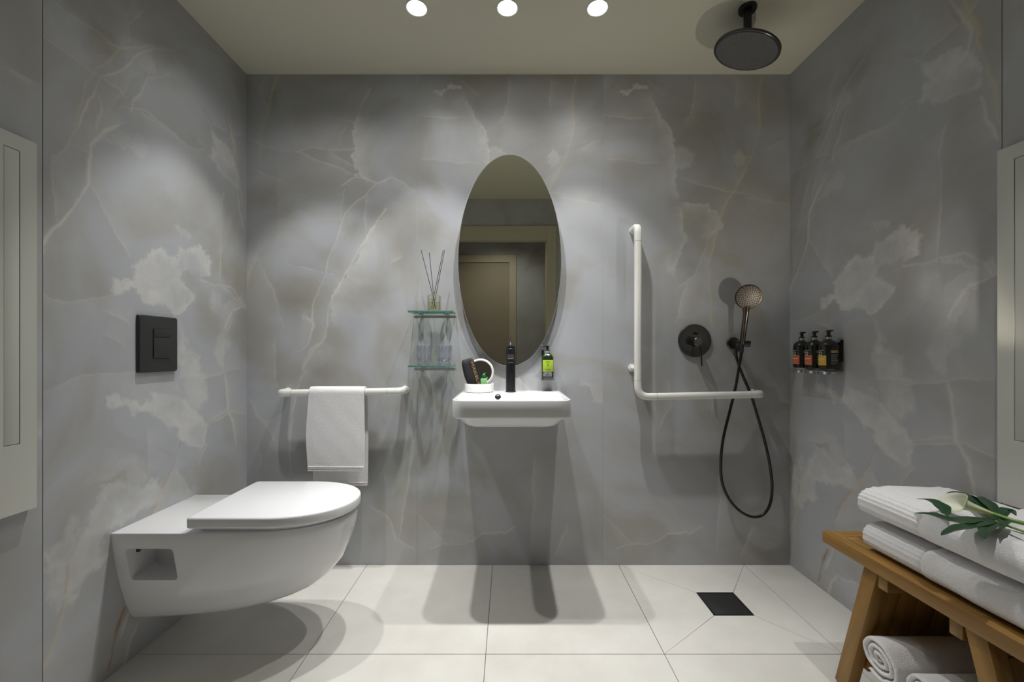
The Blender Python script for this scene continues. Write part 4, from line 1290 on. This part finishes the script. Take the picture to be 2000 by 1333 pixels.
# green-label dispenser on the back wall
def green_dispenser():
    t = empty('soap_dispenser', (.1810, W_BACK - .036, .8985), 'dark pump bottle with lime green label on the wall right of the mirror', 'soap dispenser')
    r = .0275
    def q(w_, z): return [(x, y, z) for x, y in rrect(-w_, w_, -w_ * .85, w_ * .85, min(.012, w_ * .6), 6)]
    bm = bmesh.new(); add_rings(bm, [q(r - .002, 0), q(r, .002), q(r, .086), q(r - .001, .098), q(r - .006, .108), q(.013, .114), q(.012, .117)])
    link('body', bm, M['bottle_green'], t, angle=50)
    link('collar', lathe([(0, .1165), (.0115, .1165), (.0115, .127), (0, .127)], 24), M['seam'], t)
    bm = bmesh.new(); pump(bm, .127, (-1, -.15, 0), 1.0)
    link('pump', bm, M['pump'], t)
    f = -r * .85
    lb = link('label', box(-.0235, .0245, f - .0007, f + .002, .030, .084, .0002), M['lab_green'], t)
    bm = bmesh.new()
    add_box(bm, -.010, .010, f - .0011, f - .0005, .0745, .0765)
    add_box(bm, -.0015, .0020, f - .0011, f - .0005, .055, .068)
    add_box(bm, -.013, .014, f - .0011, f - .0005, .041, .0425)
    add_box(bm, -.010, .011, f - .0011, f - .0005, .037, .0380)
    link('print_line', bm, M['lab_dark'], lb, smooth=False)
    bm = bmesh.new()
    add_box(bm, -.019, .019, f - .0007, f + .001, .0235, .0262)
    for k, (a, b_) in enumerate(((-.021, -.006), (.004, .020), (-.021, -.010), (-.002, .003), (.008, .018))):
        z = .018 if k < 2 else .011
        add_box(bm, a, b_, f - .0007, f + .001, z, z + .0028)
    link('lower_print', bm, M['lab_grey'], t, smooth=False)
    bm = bmesh.new(); add_box(bm, -.029, .029, -.026, .0355, -.013, -.001, .001)
    link('bracket', bm, M['acrylic'], t)
    link('back_plate', box(-.024, -.014, .0325, .0355, -.012, .128, .0008), M['pump'], t)
green_dispenser()

# ---------------------------------------------------------------- shower fittings
def mixer():
    X = (1358 - 994) / F * 2.022; Z = EYE + (688 - 666) * 2.022 / F
    t = empty('shower_mixer', (X, W_BACK, Z), 'round gunmetal shower mixer plate with lever on the back wall', 'shower valve')
    link('plate', lathe([(0, .0108), (.070, .0108), (.0765, .0098), (.0785, .007), (.0785, 0), (0, 0)], 72, 'Y'), M['gun'], t, angle=30)
    k = link('knob', lathe([(0, .062), (.018, .062), (.0215, .059), (.0215, .0105), (0, .0105)], 40, 'Y', (-.006, 0, -.006)), M['gun'], t, angle=30)
    link('lever', tube([(-.006 + .008, -.052, -.020), (-.006 + .014, -.056, -.055), (.010, -.058, -.118)], .0033, 12), M['black'], k)
    link('diverter', lathe([(0, .034), (.0055, .034), (.0065, .032), (.0065, .0105), (0, .0105)], 24, 'Y', (.003, 0, .035)), M['black'], t)
mixer()

def hand_shower():
    hx = (1434 - 994) / F * 2.02; hz = EYE + (688 - 671) * 2.02 / F
    t = empty('shower_holder', (hx, W_BACK, hz), 'gunmetal wall outlet and holder carrying the hand shower', 'shower holder')
    link('rosette', lathe([(0, .010), (.027, .010), (.0295, .008), (.0295, 0), (0, 0)], 40, 'Y'), M['gun'], t, angle=30)
    link('arm', lathe([(0, .062), (.0115, .062), (.013, .060), (.013, .009), (0, .009)], 32, 'Y'), M['gun'], t, angle=30)
    link('cradle', tube([(-.014, -.050, 0), (.046, -.066, -.004)], .0145, 28), M['gun'], t)
    link('outlet', lathe([(0, -.012), (.0085, -.012), (.0085, -.036), (.0075, -.038), (0, -.038)], 24, c=(.002, -.045, 0)), M['gun'], t)
    # handset
    H0 = Vector(((1450 - 994) / F * 1.962, 1.962, EYE + (688 - 668) * 1.962 / F))
    Hc = Vector(((1461 - 994) / F * 1.925, 1.925, EYE + (688 - 580) * 1.925 / F))
    s = empty('hand_shower', H0, 'round brushed nickel hand shower with bronze handle in the wall holder', 'hand shower')
    v = Hc - H0
    neck = v * .62
    hp = smooth_path([v * .0 + Vector((0, 0, -.012)), v * .08, v * .35, v * .62, v * .78 + Vector((0, .006, 0))], 6)
    link('handle', tube(hp, lambda u: .0125 + .0015 * u + (.004 * max(0, u - .75) * 4), 24, sx=1.0, sy=.85), M['bronze'], s)
    # head, its face looks at the room, a bit down and left
    fd = Vector((-.28, -1, -.22)).normalized()
    q = fd.to_track_quat('Z', 'Y').to_matrix().to_4x4()
    MT = Matrix.Translation(v) @ q
    bm = bmesh.new()
    add_lathe(bm, [(0, -.022), (.020, -.021), (.040, -.014), (.053, -.004), (.0560, .002), (.0560, .006), (.0540, .0085), (.0505, .0090)], 56)
    add_lathe(bm, [(0, .0075), (.0505, .0075), (.0505, .0090)], 56)
    bmesh.ops.transform(bm, matrix=MT, verts=bm.verts[:])
    link('head_shell', bm, M['bronze'], s, angle=40)
    bm = lathe([(0, .0100), (.047, .0100), (.0500, .0088), (.0500, .0070), (0, .0070)], 56)
    bmesh.ops.transform(bm, matrix=MT, verts=bm.verts[:])
    fc = link('spray_face', bm, M['nickel'], s, angle=40)
    bm = bmesh.new()
    for rr_, cnt in ((.006, 5), (.014, 10), (.022, 14), (.030, 18), (.038, 22), (.0445, 22)):
        for k in range(cnt):
            a = 2 * PI * k / cnt + rr_ * 60
            add_lathe(bm, [(0, .0120), (.0018, .0118), (.0026, .0098), (0, .0096)], 6, c=(rr_ * math.cos(a), rr_ * math.sin(a), 0))
    bmesh.ops.transform(bm, matrix=MT, verts=bm.verts[:])
    link('nozzles', bm, M['dark'], fc)
    # hose
    def P(px, py, Y): return Vector(((px - 994) / F * Y, Y, EYE + (688 - py) * Y / F))
    pts = [P(1449, 672, 1.962), P(1448, 690, 1.962), P(1443, 720, 1.965), P(1436, 760, 1.975), P(1425, 805, 1.985), P(1413, 855, 1.992), P(1408, 900, 1.997), P(1410, 940, 2.0), P(1422, 972, 2.0),
           P(1443, 997, 2.0), P(1468, 1010, 1.998), P(1490, 1006, 1.996), P(1504, 985, 1.994), P(1508, 950, 1.994), P(1503, 905, 1.994), P(1493, 860, 1.994), P(1480, 815, 1.994), P(1466, 770, 1.994),
           P(1451, 735, 1.992), P(1441, 708, 1.990), P(1437, 692, 1.989), P(1436, 684, 1.989)]
    org = pts[0]
    h = empty('shower_hose', org, 'black flexible shower hose hanging in a long loop', 'hose')
    link('hose', tube([p - org for p in smooth_path(pts, 6)], .0064, 14), M['hose'], h)
    link('end_nut', tube([Vector((0, 0, .004)), pts[1] - org], .0090, 16), M['gun'], h)
    link('end_nut', tube([pts[-1] - org + Vector((0, 0, .004)), pts[-2] - org - Vector((0, 0, .010))], .0085, 16), M['gun'], h)
hand_shower()

def rain_shower():
    X, Y = .921, 1.640
    t = empty('rain_shower', (X, Y, H_CEIL), 'large round black rain shower head hanging from the ceiling', 'rain shower')
    link('ceiling_flange', lathe([(0, -.0005), (.0325, -.0005), (.0325, -.010), (.030, -.014), (0, -.014)], 48), M['black'], t, angle=30)
    link('arm', lathe([(0, -.013), (.0145, -.013), (.0145, -.118), (0, -.118)], 32), M['black'], t)
    c = Matrix.Translation((.0, .009, -.162)) @ Matrix.Rotation(math.radians(17.0), 4, 'Y') @ Matrix.Rotation(math.radians(7.0), 4, 'X')
    R = .1195
    bm = lathe([(0, .046), (.016, .045), (.0175, .030), (.030, .020), (.085, .015), (R - .006, .011), (R, .007), (R, -.001), (R - .002, -.003), (R - .006, -.0035), (0, -.003)], 96, mtx=c)
    link('head', bm, M['gun'], t, angle=35)
    bm = lathe([(0, -.0045), (R - .010, -.0045), (R - .008, -.0028), (0, -.0028)], 96, mtx=c)
    f = link('spray_face', bm, M['shower_face'], t, angle=35)
    bm = bmesh.new()
    for k in range(1, 10):
        rr_ = .0118 * k
        cnt = 6 * k if k < 5 else int(5.2 * k)
        for i in range(cnt):
            a = 2 * PI * i / cnt + k * .37
            add_lathe(bm, [(0, -.0070), (.0010, -.0068), (.0018, -.0046), (0, -.0044)], 6, mtx=c @ Matrix.Translation((rr_ * math.cos(a), rr_ * math.sin(a), 0)))
    link('nozzles', bm, M['nozzle'], f)
rain_shower()

# ---------------------------------------------------------------- teak bench
def board(name, p0, p1, w, th, parent, origin, wdir=(1, 0, 0), bev=.003, ext=0.0):
    """a board from p0 to p1 (world), w along wdir; its own z axis runs along the grain"""
    p0, p1 = Vector(p0), Vector(p1)
    d = (p1 - p0); L = d.length; d.normalize()
    wv = Vector(wdir); wv = (wv - d * wv.dot(d)).normalized(); tv = d.cross(wv)
    bm = box(-w / 2, w / 2, -th / 2, th / 2, 0, L, bev)
    mt = Matrix((wv, tv, d)).transposed().to_4x4()
    o = link(name, bm, M['teak'], None)
    o.parent = parent
    o.matrix_local = Matrix.Translation(p0 - Vector(origin)) @ mt
    return o

BX0, BX1, BY0, BY1, BZ = .999, 1.330, .757, 1.356, .450
def bench():
    org = (1.165, 1.056, 0)
    t = empty('teak_bench', org, 'small slatted teak bench with towels against the right wall', 'bench')
    zc = BZ - .017
    board('side_rail', (BX0 + .019, BY0, zc), (BX0 + .019, BY1, zc), .038, .036, t, org)
    board('side_rail', (BX1 - .019, BY0, zc), (BX1 - .019, BY1, zc), .038, .036, t, org)
    board('end_rail', (BX0 + .0385, BY1 - .022, zc), (BX1 - .0385, BY1 - .022, zc), .044, .034, t, org, (0, 1, 0))
    board('end_rail', (BX0 + .0385, BY0 + .022, zc), (BX1 - .0385, BY0 + .022, zc), .044, .034, t, org, (0, 1, 0))
    n = 6
    wi = (BX1 - BX0 - .077)
    for k in range(n):
        x = BX0 + .0385 + wi * (k + .5) / n
        board('slat', (x, BY0 + .0455, BZ - .010), (x, BY1 - .0455, BZ - .010), wi / n - .005, .018, t, org, bev=.0015)
    # two splayed leg frames
    for sgn, yt, yb, yc in ((1, 1.185, 1.300, 1.150), (-1, .927, .812, .962)):
        board('cross_batten', (BX0 + .012, yc, BZ - .0555), (BX1 - .012, yc, BZ - .0555), .030, .040, t, org, (0, 1, 0))
        for x in (BX0 + .031, BX1 - .031):
            board('leg', (x, yb, .0), (x, yt - (yt - yb) * .03, BZ - .036), .036, .044, t, org)
    # boarded ends between the legs
    for sgn, yt, yb in ((1, 1.185, 1.300), (-1, .927, .812)):
        for k in range(4):
            x = BX0 + .052 + (BX1 - BX0 - .104) * (k + .5) / 4
            f0, f1 = .30, .88
            zt_ = BZ - .036
            board('end_board', (x, yb + (yt - yb) * f0, zt_ * f0), (x, yb + (yt - yb) * f1, zt_ * f1), (BX1 - BX0 - .104) / 4 - .001, .012, t, org, bev=.001)
    # lower shelf
    zs = .098
    for y, s_ in ((1.262, 1), (.850, -1)):
        board('shelf_rail', (BX0 + .055, y, zs - .002), (BX1 - .055, y, zs - .002), .028, .034, t, org, (0, 1, 0))
    board('shelf_side', (BX0 + .060, 1.246, zs + .008), (BX0 + .060, .866, zs + .008), .022, .022, t, org)
    board('shelf_side', (BX1 - .060, 1.246, zs + .008), (BX1 - .060, .866, zs + .008), .022, .022, t, org)
    for k in range(5):
        x = BX0 + .060 + (BX1 - BX0 - .12) * (k + .5) / 5
        board('shelf_slat', (x, 1.246, zs + .010), (x, .866, zs + .010), .030, .014, t, org, bev=.0015)
bench()
ZSH = .1170 + .0005

# folded bath towels on the bench
def folded(name, z0, x0, x1, yfar, ynear, th, label, seed, ribs=.175):
    org = Vector(((x0 + x1) / 2, (yfar + ynear) / 2, z0))
    t = empty(name, org, label, 'towel', 'folded bath towels on the bench')
    rs = random.Random(seed)
    ph = [rs.uniform(0, 6) for _ in range(8)]
    def sect(y, th_, xi, inset_z):
        """closed cross-section in x,z: a soft roll of cloth folded at the left"""
        pts = []
        n = 92
        u_far = yfar - y
        rib = 1.0 if u_far < ribs else 0.0
        puff = 0 if u_far < ribs else .011 * min(1, (u_far - ribs) / .025) ** .5
        seam = .004 * math.exp(-((u_far - ribs) / .004) ** 2)
        a_, b_ = (x1 - x0) / 2 - xi, th_ / 2 + puff / 2 - seam - inset_z
        for k in range(n):
            a = 2 * PI * k / n
            ca, sa = math.cos(a), math.sin(a)
            ex = .34 if ca < 0 else .30
            px_ = math.copysign(abs(ca) ** ex, ca) * (a_ + puff * .5 - seam)
            if sa < 0: ex = .24
            pz_ = math.copysign(abs(sa) ** (.95 if sa > 0 else .62), sa) * b_
            # rounded fold on the left
            w = 0.0
            if rib: w += .0016 * math.cos(k * PI * 2 / 4.0)
            else:
                w += .0022 * math.sin(px_ * 60 + y * 23 + ph[0]) * math.sin(y * 31 + ph[1]) + .0016 * math.sin(px_ * 130 + ph[2] + y * 47)
            sag = .006 * math.sin((y - ynear) * 9 + ph[3]) * (.5 + .5 * math.cos(px_ * 9 + ph[4]))
            zz = pz_ + b_ + puff * 0 + inset_z
            up = 1 if sa > 0 else .15
            pts.append((px_ * (1 + w * .6 / a_), y - org.y, max(0, zz + (w + sag) * up * (zz / th_))))
        return pts
    rings = []
    Ltot = yfar - ynear
    ny = 110
    rf = th * .42
    for k in range(9):
        a = PI / 2 * k / 9
        rings.append(sect(yfar - rf * (1 - math.sin(a)), th, rf * .55 * (1 - math.sin(a)) + .001 + .0, (th / 2) * (1 - math.cos(PI / 2 - a)) ** 1.0 * .98 if k else th / 2 * .96))
    for k in range(ny + 1):
        y = yfar - rf - (Ltot - rf) * k / ny
        rings.append(sect(y, th, 0, 0))
    bm = bmesh.new(); add_rings(bm, rings)
    nr = 9 + int(ny * (ribs - rf) / (Ltot - rf))
    o = link('cloth', bm, M['terry'], t, angle=85)
    return t
folded('bath_towel', BZ + .0005, 1.026, 1.326, 1.235, .770, .080, 'lower of two folded white bath towels, lying on the bench slats', 3)
folded('bath_towel', BZ + .0950, 1.024, 1.322, 1.250, .775, .076, 'upper folded white bath towel under the lily', 8, ribs=.185)

# rolled towels on the lower shelf
def rolled(y, R, label, seed, dz=0.0, x0=1.010):
    org = Vector((x0, y, ZSH + dz))
    t = empty('rolled_towel', org, label, 'towel', 'rolled towels on the bench shelf')
    rs = random.Random(seed)
    ph = rs.uniform(-.3, .3) - 1.3 - 3.3 * 2 * PI
    L = .262
    turns = 3.3
    th = .0135
    n = 170
    r_in = .008
    outer = []; inner = []
    for k in range(n + 1):
        u = k / n
        a = ph + u * turns * 2 * PI
        r = r_in + (R - r_in) * u
        wob = .0010 * math.sin(a * 3 + ph) + .0007 * math.sin(a * 7)
        hh = th / 2 * (1 if 3 < k < n - 6 else .6)
        outer.append(((r + wob) * math.cos(a), (r + wob) * math.sin(a)))
        inner.append(((r - hh * 1.72 + wob) * math.cos(a), (r - hh * 1.72 + wob) * math.sin(a)))
    loop = outer + inner[::-1]
    loop2 = []
    c = [0.5 * (Vector((*a, 0)) + Vector((*b_, 0))) for a, b_ in zip(outer, inner)]
    cl = c + c[::-1]
    rings = []
    squash = .95
    for x, k in ((0, .35), (.002, .8), (.006, 1.0), (.02, 1.02), (.07, 1.0), (.13, 1.02), (.2, 1.0), (L - .006, 1), (L, .6)):
        ring = []
        for (py, pz), cc in zip(loop, cl):
            q = Vector((py, pz, 0)) * k + cc * (1 - k)
            ex = .004 * math.sin(math.atan2(cc.y, cc.x) * 1 + ph) + .10 * (R - cc.length) * (1 if x < .1 else -1) * .6
            ring.append((x + (ex if x < .03 else 0), q.x + .0012 * math.sin(x * 60 + q.y * 60), max(.0003, (q.y + R) * squash + .0012 * math.sin(x * 43 + q.x * 50))))
        rings.append(ring)
    bm = bmesh.new()
    vr = add_rings(bm, rings, True, False, False)
    m_ = len(outer)
    for v in (vr[0], vr[-1]):
        for k in range(m_ - 1):
            a, b_ = v[k], v[k + 1]; c1, d1 = v[2 * m_ - 1 - k], v[2 * m_ - 2 - k]
            try: bm.faces.new((a, b_, d1, c1))
            except ValueError: pass
    link('cloth', bm, M['terry'], t, angle=80)
    return t
rolled(1.166, .064, 'rolled white towel under the bench, farther from the viewer', 2)
rolled(1.036, .060, 'rolled white towel under the bench, nearer, cut by the frame', 5)

# ---------------------------------------------------------------- lily and leaf on the towels
def lily():
    # everything lies on the top towel; pixel positions are only read to place it on that plane
    zt = .637
    def P(px, py, z=zt):
        Y = F * (EYE - z) / (py - 688)
        return Vector(((px - 994) / F * Y, Y, z))
    org = P(1945, 1024, zt)
    t = empty('monstera_leaf', org, 'dark green lobed leaf lying on the upper bath towel', 'leaf')
    # lobes: centre line points in the photo with widths in metres
    lobes = [
        ([(1945, 1022), (1925, 1010), (1903, 993), (1882, 980), (1868, 973), (1848, 970)], .0165, .012),
        ([(1952, 1016), (1940, 1008), (1925, 998), (1908, 986), (1900, 983)], .013, .016),
        ([(1945, 1024), (1905, 1024), (1870, 1030), (1840, 1022), (1815, 1014), (1788, 1009)], .018, .006),
        ([(1850, 1012), (1838, 1003), (1815, 992), (1790, 983)], .016, .012),
        ([(1945, 1026), (1915, 1034), (1885, 1042), (1860, 1046), (1838, 1054)], .014, .005),
        ([(1948, 1027), (1935, 1036), (1922, 1048), (1923, 1062)], .014, .004),
        ([(1955, 1022), (1963, 1030), (1955, 1044)], .010, .004),
        ([(1955, 1020), (1968, 1013), (1985, 1018)], .012, .010),
    ]
    lf = bmesh.new()
    for li, (pts, w, lift) in enumerate(lobes):
        C_ = smooth_path([P(x, y) - org for x, y in pts], 6)
        n = len(C_)
        top = []; 
        for i, c in enumerate(C_):
            u = i / (n - 1)
            d = (C_[min(i + 1, n - 1)] - C_[max(i - 1, 0)]).normalized()
            sv = Vector((-d.y, d.x, 0)).normalized()
            ww = w * (math.sin(PI * min(1, (u * .92 + .08))) ** .6) * (1 - .25 * u) * (1 + .10 * math.sin(u * 17 + li)) if 0 < i < n - 1 else .0006
            zz = .0045 + lift * math.sin(u * PI * .9) + li * .0006
            row = []
            for k in range(-3, 4):
                q = k / 3
                row.append(c + sv * ww * q + Vector((0, 0, zz + .004 * abs(q) * (ww / w))))
            top.append(row)
        vt = [[lf.verts.new(p) for p in r] for r in top]
        vb = [[lf.verts.new(p - Vector((0, 0, .0007))) for p in r] for r in top]
        for i in range(n - 1):
            for k in range(6):
                lf.faces.new((vt[i][k], vt[i][k + 1], vt[i + 1][k + 1], vt[i + 1][k]))
                lf.faces.new((vb[i][k], vb[i + 1][k], vb[i + 1][k + 1], vb[i][k + 1]))
            for k in (0, 6): lf.faces.new((vt[i][k], vt[i + 1][k], vb[i + 1][k], vb[i][k]))
        for i in (0, n - 1):
            for k in range(6): lf.faces.new((vt[i][k], vt[i][k + 1], vb[i][k + 1], vb[i][k]))
    link('blade', lf, M['leaf'], t, angle=70)
    link('leaf_stalk', tube([Vector((0, 0, .006)), P(1975, 1036) - org + Vector((0, 0, .006)), P(2060, 1065) - org + Vector((0, 0, .006))], .0024, 10), M['stem'], t)
    # calla lily
    mouth = P(1862, 1004) + Vector((0, 0, .030)); neckp = P(1945, 1022) + Vector((0, 0, .018)); 
    l = empty('calla_lily', neckp, 'cream calla lily lying across the dark leaf on the towels', 'flower')
    d = (mouth - neckp); Lf = d.length
    rings = []
    prof = [(0, .0042), (.12, .0058), (.25, .008), (.4, .0105), (.55, .013), (.7, .0165), (.82, .021), (.92, .027), (1.0, .034)]
    n = 40
    for u, r in prof:
        ring = []
        for i in range(n):
            a = 2 * PI * i / n
            # the spathe flares to a point on one side
            flare = (.5 + .5 * math.cos(a)) ** 2
            z = Lf * u * (1 + 0) + (.030 * flare * u ** 4) - .022 * (1 - flare) * u ** 5
            rr_ = r * (.80 + .30 * flare * u)
            ring.append((rr_ * math.cos(a), rr_ * math.sin(a) * .85, z))
        rings.append(ring)
    inner = []
    for ring, (u, r) in reversed(list(zip(rings, prof))):
        if u < .5: break
        inner.append([(x * (1 - .0012 / max(r, .004)), y * (1 - .0012 / max(r, .004)), z - .0003) for x, y, z in ring])
    bm = bmesh.new(); add_rings(bm, rings + inner, True, True, True)
    q = d.to_track_quat('Z', 'X').to_matrix().to_4x4()
    sp_ = link('spathe', bm, M['spathe'], None, angle=80)
    sp_.parent = l; sp_.matrix_local = q @ Matrix.Rotation(math.radians(120), 4, 'Z')
    link('stem', tube(smooth_path([Vector((0, 0, 0)) - d.normalized() * -.004, P(1975, 1028) - neckp + Vector((0, 0, .013)), P(2010, 1036) - neckp + Vector((0, 0, .012)), P(2080, 1052) - neckp + Vector((0, 0, .012))], 4), .0046, 14), M['stem'], l)
lily()
